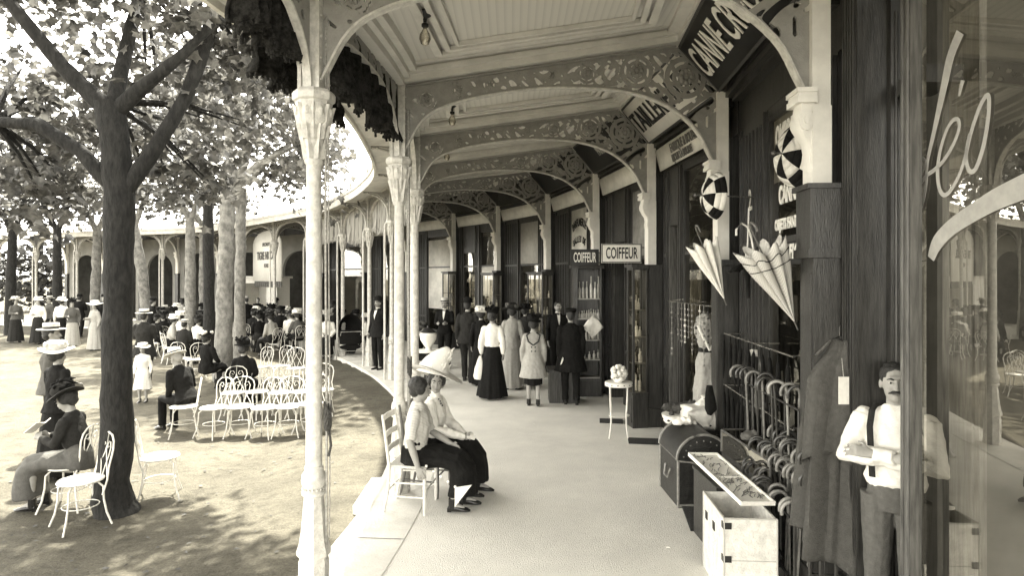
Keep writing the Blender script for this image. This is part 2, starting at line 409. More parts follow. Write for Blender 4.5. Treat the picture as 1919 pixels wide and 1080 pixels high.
# ------------------------------------------------------------------ cast iron columns
def leaf_flap(mb, ang, r0, z0, z1, wd, curl):
    c, s_ = math.cos(ang), math.sin(ang)
    pts = []
    for k in range(5):
        t = k/4; z = z0+(z1-z0)*t; r = r0[0]+(r0[1]-r0[0])*t + curl*max(0,t-.6)*2.2; z -= 0.03*max(0, t-.75)*4*curl*10
        ww = wd*(1-.75*t*t)*(0.7+.3*math.sin(t*9))
        pts.append((r, z, ww))
    vs = []
    for r, z, ww in pts:
        for q, dr in ((-1,-.008),(0,.012),(1,-.008)):
            vs.append(((r+dr)*c-q*ww*s_, (r+dr)*s_+q*ww*c, z))
    mb.add(vs, [(3*k+j, 3*k+j+1, 3*k+j+4, 3*k+j+3) for k in range(4) for j in range(2)])
def make_column(post):
    t = thing('iron_column', 'x', 'column', group='cast iron columns of the arcade')
    o8 = R(22.5)
    b = MB(); b.lathe([(.104,0),(.104,.03),(.099,.05),(.099,.35),(.092,.365),(.092,.38),(.110,.392),(.112,.42),(.096,.47),(.084,.55),(.074,.66),(.066,.76),(.064,.785)], 8, ph=o8)
    b.build('pedestal', IRON, t, 25)
    b = MB(); b.lathe([(.064,.785),(.080,.795),(.082,.815),(.070,.825),(.066,.84),(.078,.86),(.084,.89),(.078,.93),(.064,.95),(.060,.96),(.064,.97),(.060,.985)], 20)
    for k in range(18):
        a = 2*math.pi*k/18; b.ball((.074*math.cos(a), .074*math.sin(a), .838), .008, 5, 4)
    b.build('base_ring', IRON, t, 50)
    b = MB(); b.lathe([(.054,.985),(.052,2.0),(.049,3.02)], 20); b.build('shaft', IRON, t)
    b = MB(); b.lathe([(.049,3.0),(.062,3.02),(.060,3.05),(.064,3.10),(.074,3.18),(.090,3.25),(.112,3.29),(.120,3.34),(.116,3.40)], 24, mod=lambda a,t: 1+.06*math.cos(8*a)*math.sin(t*9))
    for k in range(8): leaf_flap(b, 2*math.pi*k/8, (.062,.100), 3.04, 3.27, .032, .012)
    for k in range(8): leaf_flap(b, 2*math.pi*(k+.5)/8, (.080,.122), 3.17, 3.40, .040, .008)
    for k in range(8): a = 2*math.pi*k/8; b.ball((.112*math.cos(a), .112*math.sin(a), 3.35), (.022,.022,.035), 6, 5)
    b.build('capital', IRON, t, 50)
    b = MB(); b.lathe([(.118,3.40),(.122,3.42),(.136,3.43),(.140,3.445),(.140,3.475),(.130,3.49),(.120,3.5)], 8, ph=o8)
    b.build('abacus', IRON, t, 25)
    b = MB()
    b.box((-.075,-.062,3.5),(.075,.062,4.24))
    for s_ in (-1,1):
        b.box((-.09,s_*.062-.012,3.5),(-.055,s_*.062+.012,4.24)); b.box((.055,s_*.062-.012,3.5),(.09,s_*.062+.012,4.24))
        for k in range(5): b.ball((.07, s_*.078, 3.56+k*.14), .008, 5, 4); b.ball((-.07, s_*.078, 3.56+k*.14), .008, 5, 4)
    b.build('impost', IRON, t, 25)
    # bracket toward the garden (local +y) carrying the eave
    cv = [(0,.085,3.5),(0,.09,3.62),(0,.12,3.78),(0,.2,3.91),(0,.32,4.0),(0,.46,4.05),(0,.6,4.07)]
    b = MB(); b.loft(cv, (.035,.012), 4, (1,0,0), ph=R(45))
    b2 = [(p[0], p[1]-.005 if k < 3 else p[1], p[2]+.05) for k, p in enumerate(cv)]
    b.loft([(0,.07,3.62),(0,.10,3.8),(0,.19,3.96),(0,.33,4.06),(0,.5,4.09)], .012, 5); b.build('bracket_rim', IRON, t)
    def fb(y, z):
        lo = np.interp(y, [c[1] for c in cv], [c[2] for c in cv]); e = min(z-lo, 4.11-z, y-.07)
        if e < .018: return e
        return (0.62-abs(math.sin(26*y+2*math.sin(20*z))*math.sin(26*z+2*math.sin(15*y))))*.03
    lb = march(fb, .06, .62, 3.5, 4.12, .02)
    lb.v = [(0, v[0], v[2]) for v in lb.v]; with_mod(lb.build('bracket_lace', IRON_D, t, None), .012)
    if post:
        b = MB(); b.loft([(0,.16,-.05),(0,.16,3.1),(0,.15,3.4),(0,.10,3.5),(0,.085,3.56)], .026, 8); b.build('side_post', IRON, t)
    return t
cols = {False: make_column(False), True: make_column(True)}
ck = {k: kids_of(v) for k, v in cols.items()}; used = set()
COLLAB = {2:'cream iron column beside the camera, out at the left edge of the arcade',3:'tall cream iron column nearest the camera, standing alone on the kerb pad',4:'cream column rising behind the two seated women, its capital leafy',
 5:'thinner cream column just right of the one behind the seated women',6:'cream column half hidden behind the two nearer columns',7:'column with side post nearest the standing dark-suited man on his right',
 8:'column with side post that the dark-suited man stands against',9:'column behind the hooded bath chair',10:'column right behind the near column at the left of the bath chair',
 11:'column at the right edge of the arch with the painted sign',12:'column at the left edge of the arch with the painted sign',13:'far column partly hidden by the mottled plane trunks'}
for i in range(2, NP-1):
    post = i >= IC3; rz = frame(P, i)
    lab = COLLAB.get(i, '%s small column from the left end of the far arcade' % ORD[NP-2-i])
    if post not in used: used.add(post); o = cols[post]; o.location = (*P[i],0); o.rotation_euler = (0,0,rz); o['label'] = lab
    else: o = dup(cols[post], ck[post], (*P[i],0), rz, lab)
# ------------------------------------------------------------------ longitudinal arches between columns
LB = 2.3
def zlo(x):
    u = min(max((x-.09)/(LB-.18),0),1)*2-1; return 3.5+0.60*(1-abs(u)**3.0)**0.5 if abs(u) < 1 else 3.5
def fl(x, z):
    e = min(z-zlo(x), 4.24-z, x-.06, LB-.06-x)
    if e < .02: return e
    return (0.66-abs(math.sin(22*x+2*math.sin(18*z))*math.sin(24*z+2*math.sin(12*x))))*.03
lp = march(fl, .04, LB-.04, 3.5, 4.25, .02)
sa = thing('side_arch', 'x', 'arch', group='arches along the garden side of the arcade')
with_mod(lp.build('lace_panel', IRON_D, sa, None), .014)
b = MB(); xx = [.09,.092,.10,.12,.16,.22,.32,.48,.7,.95,1.15]; xx = xx+[LB-q for q in xx[-2::-1]]
b.loft([(q,0,zlo(q)-.004) for q in xx], (.04,.011), 4, (0,1,0), ph=R(45)); b.build('rim', IRON, sa)
sk = kids_of(sa)
for i in range(2, NP-2):
    d = Vector(P[i+1])-Vector(P[i]); rz = math.atan2(d.y, d.x)
    lab = {3:'side arch filled with dark drapery right of the nearest column',4:'side arch behind the seated women',5:'third side arch along the kerb',6:'fourth side arch along the kerb',7:'side arch left of the dark-suited man',8:'side arch above the hooded bath chair',
           11:'side arch framing the painted sign board'}.get(i, 'side arch spanning left from the side column out of view by the camera' if i == 2 else '%s side arch from the left end of the far arcade' % ORD[NP-3-i])
    if i == 2: o = sa; o.location = (*P[i],0); o.rotation_euler = (0,0,rz); o['label'] = lab
    else: o = dup(sa, sk, (*P[i],0), rz, lab)
    o.scale = (d.length/LB,1,1)
# ------------------------------------------------------------------ roof and ceiling
rf = thing('arcade_roof', 'cream panelled ceiling and curved roof of the arcade', 'roof', (0,0,0))
E0 = offs(PS, .66); E1 = offs(PS, .70); CI = offs(PS, -.02)
BOARD = stripes_mat('ceiling_boards', 0.62, 0.72, 0, 14, 0.7, 0.5, 0.25)
WB = offs(WS, -2.2)
def lerpL(A, B, t): return [(a[0]+(b[0]-a[0])*t, a[1]+(b[1]-a[1])*t) for a, b in zip(A, B)]
m = MB(); m.strip(z3(PS, 4.42), z3(WS, 5.02)); m.build('ceiling', BOARD, rf)
m = MB(); m.strip(z3(E0, 4.13), z3(PS, 4.27)); m.build('soffit', CREAM, rf)
m = MB(); m.strip(z3(E1, 4.07), z3(E1, 4.27)); m.strip(z3(E0, 4.07), z3(E1, 4.07)); m.strip(z3(E0, 4.07), z3(E0, 4.135))
m.strip(z3(offs(PS,.73), 4.23), z3(offs(PS,.73), 4.30)); m.strip(z3(offs(PS,.70), 4.23), z3(offs(PS,.73), 4.23)); m.build('fascia', CREAM, rf)
m = MB(); m.strip(z3(offs(PS,.74), 4.303), z3(WS, 5.12)); m.strip(z3(WS, 5.12), z3(WB, 5.2)); m.build('roof_sheet', mat('zinc_sheet', 0.55, 0.6, 0.08, 2), rf)
def beam(mb, L0, L1, zb, zt):
    mb.strip(z3(L0, zb), z3(L1, zb)); mb.strip(z3(L0, zb), z3(L0, zt)); mb.strip(z3(L1, zb), z3(L1, zt))
m = MB()
for d0, d1, zb, zt in ((.07,-.07,4.24,4.46),(-.07,-.13,4.31,4.46),(-.13,-.2,4.37,4.5),): beam(m, offs(PS,d0), offs(PS,d1), zb, zt)
for d0, d1, zb, zt in ((.62,.50,4.86,5.05),(.50,.44,4.80,5.05),(.44,.30,4.74,5.05)): beam(m, offs(WS,d0), offs(WS,d1), zb, zt)
m.build('cornice', CEIL, rf)
m = MB()
for i in range(2, NP-1):
    dx = W[i][0]-P[i][0]; dy = W[i][1]-P[i][1]; L = math.hypot(dx, dy); M = Matrix.Translation((*P[i],0)) @ Matrix.Rotation(math.atan2(dy,dx),4,'Z')
    def sb(x0,x1,y0,y1,z0,z1):
        q = [Vector(p) for p in ((x0,y0,z0),(x1,y0,z0),(x1,y1,z0),(x0,y1,z0),(x0,y0,z1),(x1,y0,z1),(x1,y1,z1),(x0,y1,z1))]
        q = [M @ Vector((p.x, p.y, p.z+.178*p.x)) for p in q]
        m.add(q, [(0,3,2,1),(4,5,6,7),(0,1,5,4),(1,2,6,5),(2,3,7,6),(3,0,4,7)])
    sb(.06,L-.42,-.09,.09,4.262,4.33); sb(.06,L-.4,-.14,.14,4.325,4.375); sb(.06,L-.4,-.115,.115,4.37,4.41); sb(.06,L-.4,-.20,.20,4.40,4.44); sb(.06,L-.4,-.25,.25,4.43,4.50)
m.build('cross_beams', CEIL, rf, 20)
m = MB()
for i in range(2, NP-2):
    for (t0, t1, r0, r1, dz) in ((.17,.83,.14,.76,.07),(.20,.80,.17,.73,.045),(.23,.77,.20,.70,.02)):
        # a raised frame: four bars between param corners (t along, r across)
        def pt(t, r):
            a = Vector(P[i]).lerp(Vector(P[i+1]), t); b_ = Vector(W[i]).lerp(Vector(W[i+1]), t); q = a.lerp(b_, r); z = 4.40+.60*r
            return (q.x, q.y, z)
        c = [pt(t0,r0), pt(t1,r0), pt(t1,r1), pt(t0,r1)]
        for k in range(4):
            a = Vector(c[k]); b_ = Vector(c[(k+1)%4]); m.loft([a-Vector((0,0,dz*.4)), b_-Vector((0,0,dz*.4))], (.03,dz*.6+.012), 4, (0,0,1), ph=R(45))
m.build('ceiling_moulding', CEIL, rf, 20)
# hanging globe lamps
LAMP = glass_mat('lamp_glass', 0.25, 0.15, 0.9)
ld = None
for k, (px, py, i) in enumerate(((797,100,3.45),(848,222,4.62),(838,300,5.6),(1150,330,5.2))):
    ii = int(i); fr_ = i-ii; a = Vector(P[ii]).lerp(Vector(P[ii+1]), fr_); b_ = Vector(W[ii]).lerp(Vector(W[ii+1]), fr_)
    s = F/((a.y+b_.y)/2); x = (px-960)/s; y = F/s; r = (x-a.x)/(b_.x-a.x); y = a.y+(b_.y-a.y)*r; x = (px-960)/F*y; zc = 4.42+.6*r
    if k == 3: continue
    if ld is None:
        ld = thing('ceiling_lamp', 'x', 'lamp', group='small glass lamps under the arcade ceiling')
        q = MB(); q.lathe([(.001,.0),(.05,-.01),(.075,-.03),(.05,-.05),(.018,-.07),(.014,-.11),(.03,-.12),(.03,-.14),(.02,-.15)][::-1], 12); q.build('lamp_holder', BLACK, ld)
        q = MB(); q.lathe([(.012,-.15),(.022,-.17),(.045,-.21),(.05,-.245),(.035,-.285),(.008,-.30)][::-1], 14); q.build('bulb', LAMP, ld)
        lk = kids_of(ld); o = ld; o.location = (x,y,zc)
    else: o = dup(ld, lk, (x,y,zc), 0, '')
    o['label'] = ['clear glass bulb lamp hanging nearest, at the top of the ceiling','second bulb lamp, on a dark ceiling rose beside the first rosette arch','small bulb lamp below the second rosette arch, at its left end'][k]
# ------------------------------------------------------------------ drapery hung between the columns
def drape(i, t0, t1, top, bot, mt, name, label, amp=.05, folds=16, rag=.08, off=0.0, fringe=None, sag=0.0):
    a = Vector(P[i]).lerp(Vector(P[i+1]), t0); b_ = Vector(P[i]).lerp(Vector(P[i+1]), t1); d = b_-a; L = d.length; ex = d/L; ey = Vector((-ex.y, ex.x))
    n = 90; rows = 14; vs = []
    for j in range(rows+1):
        t = j/rows
        for k in range(n+1):
            u = k/n
            zb = bot + rag*(noise.noise(Vector((u*9+i*7, 3, i)))*1.2+0.5*noise.noise(Vector((u*40, i, 1)))) - sag*math.sin(u*math.pi)
            z = top+(zb-top)*t
            w_ = off+amp*.35*math.sin(u*folds*5.1+t*2)*t+amp*(.25+.75*t)*(math.sin(u*folds*2*math.pi+1.5*noise.noise(Vector((u*6,t*1.5,i))))+.6*noise.noise(Vector((u*25,t*3,i*3))))
            p = a+ex*(u*L)+ey*w_; vs.append((p.x,p.y,z))
    mb = MB(); mb.add(vs, [(j*(n+1)+k, j*(n+1)+k+1, (j+1)*(n+1)+k+1, (j+1)*(n+1)+k) for j in range(rows) for k in range(n)])
    o = mb.build(name, mt); with_mod(o, .012); tag(o, label, 'awning' if 'awning' in name else 'curtain')
    if fringe:
        fbm = MB()
        for k in range(0, n+1):
            p = Vector(vs[rows*(n+1)+k]); fbm.loft([p, p+Vector((random.uniform(-.01,.01),0,-random.uniform(.01,.04) if fringe is DARKCL else -random.uniform(.06,.12)))], (.012,.006), 4)
        fbm.build('fringe', fringe, o)
    return o
DARKCL = mat('dark_awning_cloth', 0.022, 0.95, 0.6, 18, 0.8, 50, spec=0.1)
STRC = stripes_mat('striped_awning', 0.02, 0.30, 0, 6, 0.9, 0.55)
o = drape(2, .70, .985, 4.23, 3.70, DARKCL, 'gathered_awning', 'black gathered awning with ragged hem left of the nearest column head', .07, 9, .12, .10, fringe=DARKCL)
drape(3, .10, .78, 4.10, 3.72, DARKCL, 'gathered_awning', 'outer black awning behind the nearest column head, gathered under the eave', .08, 6, .12, .48, fringe=DARKCL)
o = drape(3, .03, .97, 4.23, 3.66, DARKCL, 'gathered_awning', 'black gathered awning hanging in the arch right of the nearest column', .07, 9, .13, .02, fringe=DARKCL)
LACE = stripes_mat('lace_curtain', 0.10, 0.42, 1, 9, 0.9, 0.5)
for i, lab in ((6,'pale fringed curtain in the arch just left of the second column'),(7,'striped fringed curtain in the arch left of the dark-suited man'),(8,'pale pleated curtain in the arch above the bath chair'),(9,'short fringed curtain seen just right of the near column shaft')):
    drape(i, .08, .92, 4.12, 3.35 if i == 8 else 3.5, LACE, 'fringed_curtain', lab, .035, 22, .05, -.05, fringe=LACE, sag=.12)
# awning cords and poles beside the near columns
for i, dx, r, lab in ((IA,.085,.008,'thin awning cord knotted beside the nearest column'),(IB,.10,.018,'slim awning pole beside the column behind the seated women')):
    x, y = P[i]; t = thing('blind_cord' if i == IA else 'awning_pole', lab, 'cord' if i == IA else 'pole', (x+dx, y-.01, 0))
    q = MB(); q.loft([(0,0,.02),(.004,0,1.3),(-.004,0,2.4),(0,0,4.0)], r, 6); 
    if i == IA: q.loft([(.018,.01,.5),(.024,.01,1.3),(.014,.01,2.4),(.01,.01,4.0)], .005, 5)
    q.build('cord' if i == IA else 'pole', mat('cord', 0.32, 0.9, 0.3, 60), t)
    q = MB()
    for k in range(7): q.loft([(.02*math.cos(a_)+.01, .03*math.sin(a_), 1.25+.02*k+.05*math.sin(a_*2+k)) for a_ in [j*2*math.pi/8 for j in range(8)]], .008, 5, closed=True)
    q.loft([(.02,0,1.22),(.03,.01,1.12),(.015,0,1.05)], .009, 5); q.build('knot', mat('old_rope', 0.06, 0.95, 0.4, 80), t)
# ------------------------------------------------------------------ shop side: wall, posts, shopfronts, signs
BACKW = mat('shop_back_wall', 0.10, 0.9, 0.3, 2)
m = MB(); wk = offs(WS, -2.6); m.strip(z3(wk, -0.2), z3(wk, 5.2))
for i in range(2, NP-1):
    if i not in (2,): 
        a = Vector(W[i]); b_ = Vector(wk[i*SUB]); e = (b_-a).normalized(); a = a+e*.5; t = Vector((-e.y,e.x))*.04
        m.add([(a.x+t.x,a.y+t.y,0),(b_.x+t.x,b_.y+t.y,0),(b_.x-t.x,b_.y-t.y,0),(a.x-t.x,a.y-t.y,0),(a.x+t.x,a.y+t.y,4.99),(b_.x+t.x,b_.y+t.y,4.99),(b_.x-t.x,b_.y-t.y,4.99),(a.x-t.x,a.y-t.y,4.99)],
              [(0,3,2,1),(4,5,6,7),(0,1,5,4),(1,2,6,5),(2,3,7,6),(3,0,4,7)])
o = m.build('wall', BACKW); struct(o)
def wframe(i):
    a = Vector(W[i]); b_ = Vector(W[i+1]); d = b_-a; return a, d.length, math.atan2(d.y, d.x)
# wall posts with scrolled consoles
WPOST = mat('white_post_paint', 0.80, 0.6, 0.07, 5)
def make_post():
    t = thing('wall_post', 'x', 'post', group='white wall posts of the arcade')
    q = MB(); q.box((-.08,-.07,2.44),(.08,.055,3.40)); q.box((-.065,-.07,3.40),(.065,.05,4.27)); q.build('pillar', WPOST, t)
    q = MB()
    prof = [(.05,2.95),(.075,3.0),(.085,3.05),(.075,3.1),(.09,3.16),(.14,3.2),(.19,3.26),(.20,3.32),(.18,3.38),(.17,3.42)]
    vs = []
    for (y, z) in prof: vs += [(-.085,.04,z),(-.085,y,z),(-.05,y+.012,z),(.05,y+.012,z),(.085,y,z),(.085,.04,z)]
    q.add(vs, [(6*k+j, 6*k+j+1, 6*k+j+7, 6*k+j+6) for k in range(len(prof)-1) for j in range(5)]+[tuple(range(5,-1,-1))])
    q.box((-.12,.03,3.42),(.12,.23,3.46)); q.box((-.11,.03,3.46),(.11,.215,3.49)); q.box((-.125,.03,3.49),(.125,.235,3.52))
    q.loft([(-.1,.13,3.31),(.1,.13,3.31)], .075, 14, (0,1,0)); q.loft([(-.11,.13,3.31),(.11,.13,3.31)], .03, 10, (0,1,0))
    q.v = [(v[0]*.85, .04+(v[1]-.04)*.62 if v[1] > .04 else v[1], v[2]) for v in q.v]; q.build('console', WPOST, t, 30)
    q = MB(); q.box((-.105,-.16,.0),(.105,.06,2.38)); q.box((-.13,-.16,2.38),(.13,.10,2.44)); q.box((-.12,-.16,0),(.12,.075,.28))
    q.box((-.09,.06,.36),(.09,.068,2.28)); q.build('dark_pier', WOODD, t, 20)
    return t
wp = make_post(); wk_ = kids_of(wp)
PLAB = {2:'white wall post out of view beside the near shop window',3:'large white scroll-headed wall post beside the near doorway',4:'white wall post behind the nearer patchwork parasol hanging low',5:'white wall post with gas pipe, right of the white hairdresser sign',
 6:'white wall post right above the bottle cabinet',7:'white wall post at the end of the fourth arch',8:'white wall post at the end of the fifth arch',9:'white wall post at the far left of the shop row'}
for i in range(2, NP-1):
    a = Vector(W[max(i-1,0)]); b_ = Vector(W[min(i+1,NP-1)]); rz = math.atan2((b_-a).y, (b_-a).x); lab = PLAB.get(i, '%s small pale wall post from the left end of the far arcade' % ORD[NP-2-i])
    if i == 3: SHORT = True
    if i == 2: o = wp; o.location = (*W[i],0); o.rotation_euler = (0,0,rz); o['label'] = lab
    else: o = dup(wp, wk_, (*W[i],0), rz, lab)
TXTROT = (R(90), 0, R(180))
# the near post is boxed in dark wood lower down, leaving a short white stump under its console
rz_ = frame(W, 3); bx = tag(MB().box((-.12,-.16,2.40),(.12,.085,2.84)).box((-.135,-.16,2.84),(.135,.11,2.875)).build('post_casing', WOODD, None, 20), 'dark wooden casing round the lower part of the large white wall post', 'casing'); bx.location = (*W[3],0); bx.rotation_euler = (0,0,rz_)
def put_text(par, txt, size, mt, u, v, z, sx=1.0, bold=0.0, slope=None, ext=.004, name='lettering', spacing=1.0, width=None):
    o = text_mesh(txt, size, mt, name, par, sx, bold, ext, spacing=spacing)
    if width:   # fit between u (far end) and u - width
        k_ = width/o.dimensions.x if o.dimensions.x else 1; xs_ = [v_.co.x for v_ in o.data.vertices]; k_ = width/(max(xs_)-min(xs_)); c_ = (max(xs_)+min(xs_))/2
        for v_ in o.data.vertices: v_.co.x = (v_.co.x-c_)*k_
        u = u-width/2
    if slope: # slope = (dv, dz) direction of the letters' up axis
        a, b_ = slope; n_ = math.hypot(a, b_); a /= n_; b_ /= n_
        o.matrix_local = Matrix(((-1,0,0,u),(0,a,b_,v),(0,b_,-a,z),(0,0,0,1)))
    else: o.location = (u, v, z); o.rotation_euler = TXTROT
    return o
GOODS = [mat('goods_dark', .04, .6, .6, 14), mat('goods_mid', .22, .7, .5, 14), mat('goods_light', .66, .7, .3, 14)]
def goods(i, u0, u1, v, z0, z1, n, seed, label, dens=(1,1,1)):
    """jumbled wares behind a pane, on shelf heights"""
    rnd = random.Random(seed); a, L, rz = wframe(i)
    mbs = [MB(), MB(), MB()]
    levels = [z0+(z1-z0)*k/5 for k in range(5)]
    for k in range(n):
        q = mbs[rnd.choices((0,1,2), dens)[0]]; u = rnd.uniform(u0+.05, u1-.05); z = rnd.choice(levels); y = v+rnd.uniform(-.05,.2); h = rnd.uniform(.08,.28); w_ = rnd.uniform(.03,.09)
        ty = rnd.random()
        if ty < .35: q.box((u-w_,y-w_*.5,z),(u+w_,y+w_*.5,z+h))
        elif ty < .7: q.lathe([(w_*.6,0),(w_*.7,h*.2),(w_*.6,h*.6),(w_*.2,h*.75),(w_*.25,h)], 8, (u,y,z))
        elif ty < .85: q.ball((u,y,z+w_), (w_,w_*.8,w_*1.1), 7, 5)
        else:
            p0 = Vector((u,y,z+h*1.6)); q.loft([p0, p0+Vector((rnd.uniform(-.05,.05),0,-h*.8)), p0+Vector((rnd.uniform(-.08,.08),.02,-h*1.6))], [(w_*.6,.02),(w_,.04),(w_*1.4,.05)], 7)
    t = thing('shop_goods', label, 'goods', (*a,0), rz)
    for mb, mt, nm in zip(mbs, GOODS, ('dark_wares','grey_wares','pale_wares')):
        if mb.v: x = mb.build(nm, mt, t); x['kind'] = 'stuff'
    return t
BLIND = mat('cream_blind', 0.42, 0.9, 0.1, 10, 0.1, 60); BLINDG = mat('grey_blind', 0.24, 0.9, 0.25, 5)
CURT = mat('pale_window_screen', 0.72, 0.9, 0.15, 3)
def shopfront(i, wins, doors, label, head=3.83, band=True, wallv=-.20, wood=None):
    """wins: (u0,u1,z0,z1,blind(z0,material) or None); everything between the openings is dark joinery"""
    wood = wood or WOODD
    a, L, rz = wframe(i); t = thing('shopfront', label, 'shopfront', (*a,0), rz)
    ops = sorted([(w_[0], w_[1]) for w_ in wins]+[(d[0], d[1]) for d in doors]); u = .13; k = 0; piers = []
    for (p, q) in ops+[(L-.13, L-.13)]:
        if p-u > .02: piers.append((u, p))
        u = q
    for (p, q) in piers:
        mb = MB(); mb.box((p,wallv-.12,0),(q,wallv,head)); mb.box((p-.01,wallv,0),(q+.01,wallv+.05,.30))
        wd = q-p
        if wd > .12:
            nfl = max(1, int(wd/.11))
            for j in range(nfl):
                c = p+(j+.5)*wd/nfl; mb.box((c-.018,wallv,.36),(c+.018,wallv+.022,head-.1))
            for zz in (.9, 2.55): mb.box((p,wallv,zz),(q,wallv+.03,zz+.05))
        mb.box((p+.004,wallv,.32),(p+.03,wallv+.035,head-.02)); mb.box((q-.03,wallv,.32),(q-.004,wallv+.035,head-.02))
        mb.build('pilaster', wood, t, 20)
    for (u0,u1,z0,z1,bl) in wins:
        fm = MB(); e = .045
        fm.box((u0,wallv-.06,z0-.05),(u1,wallv-.01,z0)); fm.box((u0,wallv-.06,z1),(u1,wallv-.01,z1+.05))
        fm.box((u0,wallv-.06,z0),(u0+e,wallv-.01,z1)); fm.box((u1-e,wallv-.06,z0),(u1,wallv-.01,z1))
        if z1 > 2.8: fm.box((u0+e,wallv-.055,2.56),(u1-e,wallv-.02,2.61))
        wo_ = fm.build('window', wood, t, 20)
        pn = MB(); pn.add([(u0+e,wallv-.035,z0),(u1-e,wallv-.035,z0),(u1-e,wallv-.035,z1),(u0+e,wallv-.035,z1)], [(3,2,1,0)]); pn.build('pane', GLASS, wo_)
        if z0 > .1:
            st = MB(); st.box((u0,wallv-.12,0),(u1,wallv+.01,z0-.06)); st.box((u0-.01,wallv,z0-.08),(u1+.01,wallv+.05,z0-.055))
            st.box((u0+.08,wallv+.01,.12),(u1-.08,wallv+.025,z0-.16)); st.build('stall_riser', wood, t, 20)
        if z1+.05 < head: st = MB(); st.box((u0,wallv-.1,z1+.05),(u1,wallv-.005,head)); st.build('head_panel', wood, t)
        if bl:
            bb = MB(); bb.add([(u0+e,wallv-.026,bl[0]),(u1-e,wallv-.026,bl[0]),(u1-e,wallv-.026,bl[2] if len(bl) > 2 else z1),(u0+e,wallv-.026,bl[2] if len(bl) > 2 else z1)], [(3,2,1,0)]); with_mod(bb.build('blind', bl[1], t), .006)
    for (u0,u1,z1,mt) in doors:
        dm = MB(); v = wallv-.35
        dm.box((u0,v-.04,0),(u1,v,z1)); 
        for zz0, zz1 in ((.12,.85),(1.0,1.6),(1.7,z1-.15)): dm.box((u0+.1,v,zz0),(u1-.1,v+.015,zz1))
        dm.box((u0,v,0),(u0+.02,wallv,z1)); dm.box((u1-.02,v,0),(u1,wallv,z1))
        do = dm.build('door', mt or wood, t, 20)
        hb = MB(); hb.ball((u0+.07,v+.05,1.05), .025); hb.build('handle', mat('brass', .35, .3, metal=1.0), do)
        if z1 < head: st = MB(); st.box((u0,wallv-.1,z1),(u1,wallv-.005,head)); st.build('head_panel', wood, t)
    hd = MB(); hd.box((.0,wallv-.12,head),(L,wallv+.0,4.26)); hd.box((0,wallv-.1,4.26),(L,-.02,5.0)); hd.box((.1,wallv,4.15),(L-.1,wallv+.10,4.19)); hd.box((.1,wallv,4.19),(L-.1,wallv+.17,4.245))
    hd.build('cornice', wood, t, 20)
    if band:
        bd = MB(); bd.add([(.12,-.05,4.145),(L-.12,-.05,4.145),(L-.12,-.13,3.84),(.12,-.13,3.84)], [(0,1,2,3)]); with_mod(bd.build('fascia_band', CREAM, t), .02)
    return t
FAB = mat('pale_sign_paint', .78, .6, .04, 9)
def slanted(i, board, lmat, txt, size, label, sx=.62, u=None, bold=.012, two=None, name='sign_board', width=None):
    a, L, rz = wframe(i); t = thing(name, label, 'sign', (*a,0), rz)
    mb = MB(); A_ = [( .09,.03,4.275),(L-.09,.03,4.275)]; B_ = [(L-.09,.45,4.76),(.09,.45,4.76)]
    mb.add(A_+B_, [(0,1,2,3)]); md = with_mod(mb.build('board', board, t), .025)
    fmb = MB()
    for p, q in ((A_[0],A_[1]),(B_[0],B_[1]),(A_[0],B_[1]),(A_[1],B_[0])): fmb.loft([p,q], .022, 4)
    fmb.build('moulding', WOODD, t, 20)
    v = .24+.012; z = 4.517-.012
    put_text(t, txt, size, lmat, L/2 if u is None else u, v+.012*.75, z-.012*.66, sx, bold, (.42,.485), width=width)
    if two: put_text(t, two, size, lmat, L/2 if u is None else u, v-.12, z-.15, sx, bold, (.42,.485))
    return t
# --- near bay beside the camera (window with painted script, doorway with the shopkeeper)
a, L, rz = wframe(2)
t0 = thing('shopfront', 'near shopfront with script-painted window and fluted door posts at the right', 'shopfront', (*a,0), rz)
q = MB(); q.box((2.17,-.30,0),(2.36,-.12,4.26))
for j in range(5): q.box((2.19+j*.034,-.12,.3),(2.203+j*.034,-.105,4.1))
q.box((2.16,-.12,0),(2.37,-.08,.3)); q.build('pilaster', WOODD, t0, 20)
q = MB(); q.box((2.125,-.45,0),(2.17,-.30,4.26))
for j in range(2): q.loft([(2.12,-.33-j*.05,.2),(2.12,-.33-j*.05,3.9)], .010, 6)
q.build('pilaster', WOODD, t0, 30)
q = MB(); q.box((1.64,-.20,0),(1.735,-.14,4.26)); q.loft([(1.66,-.137,.1),(1.66,-.137,4.2)], .010, 6); q.loft([(1.71,-.137,.1),(1.71,-.137,4.2)], .010, 6); q.loft([(1.683,-.155,.1),(1.683,-.155,4.2)], .010, 6); q.loft([(1.683,-.185,.1),(1.683,-.185,4.2)], .010, 6)
q.build('door_post', WOODM, t0, 30)
q = MB(); q.box((1.76,-.62,0),(2.08,-.58,4.2)); q.box((1.80,-.58,.3),(1.95,-.565,2.9)); d_ = q.build('door', mat('open_door_wood', .24, .5, .35, 7, .2, 40, stretch=(6,6,.5)), t0, 20)
q = MB(); q.box((1.77,-.5,3.35),(2.06,-.3,3.45)); q.build('door_head', WOODD, t0, 20)
q = MB(); q.box((1.74,-.27,0),(1.765,-.22,4.26)); q.box((-.3,-.27,0),(1.68,-.20,.12)); q.box((-.3,-.27,4.2),(1.68,-.2,4.26)); wf = q.build('window', WOODM, t0, 20)
q = MB(); q.add([(-.3,-.24,.12),(1.74,-.24,.12),(1.74,-.24,4.2),(-.3,-.24,4.2)], [(3,2,1,0)]); q.build('pane', GLASS_N, wf)
q = MB(); q.box((0,-.45,4.262),(L,-.02,5.0)); q.build('cornice', WOODD, t0, 20)
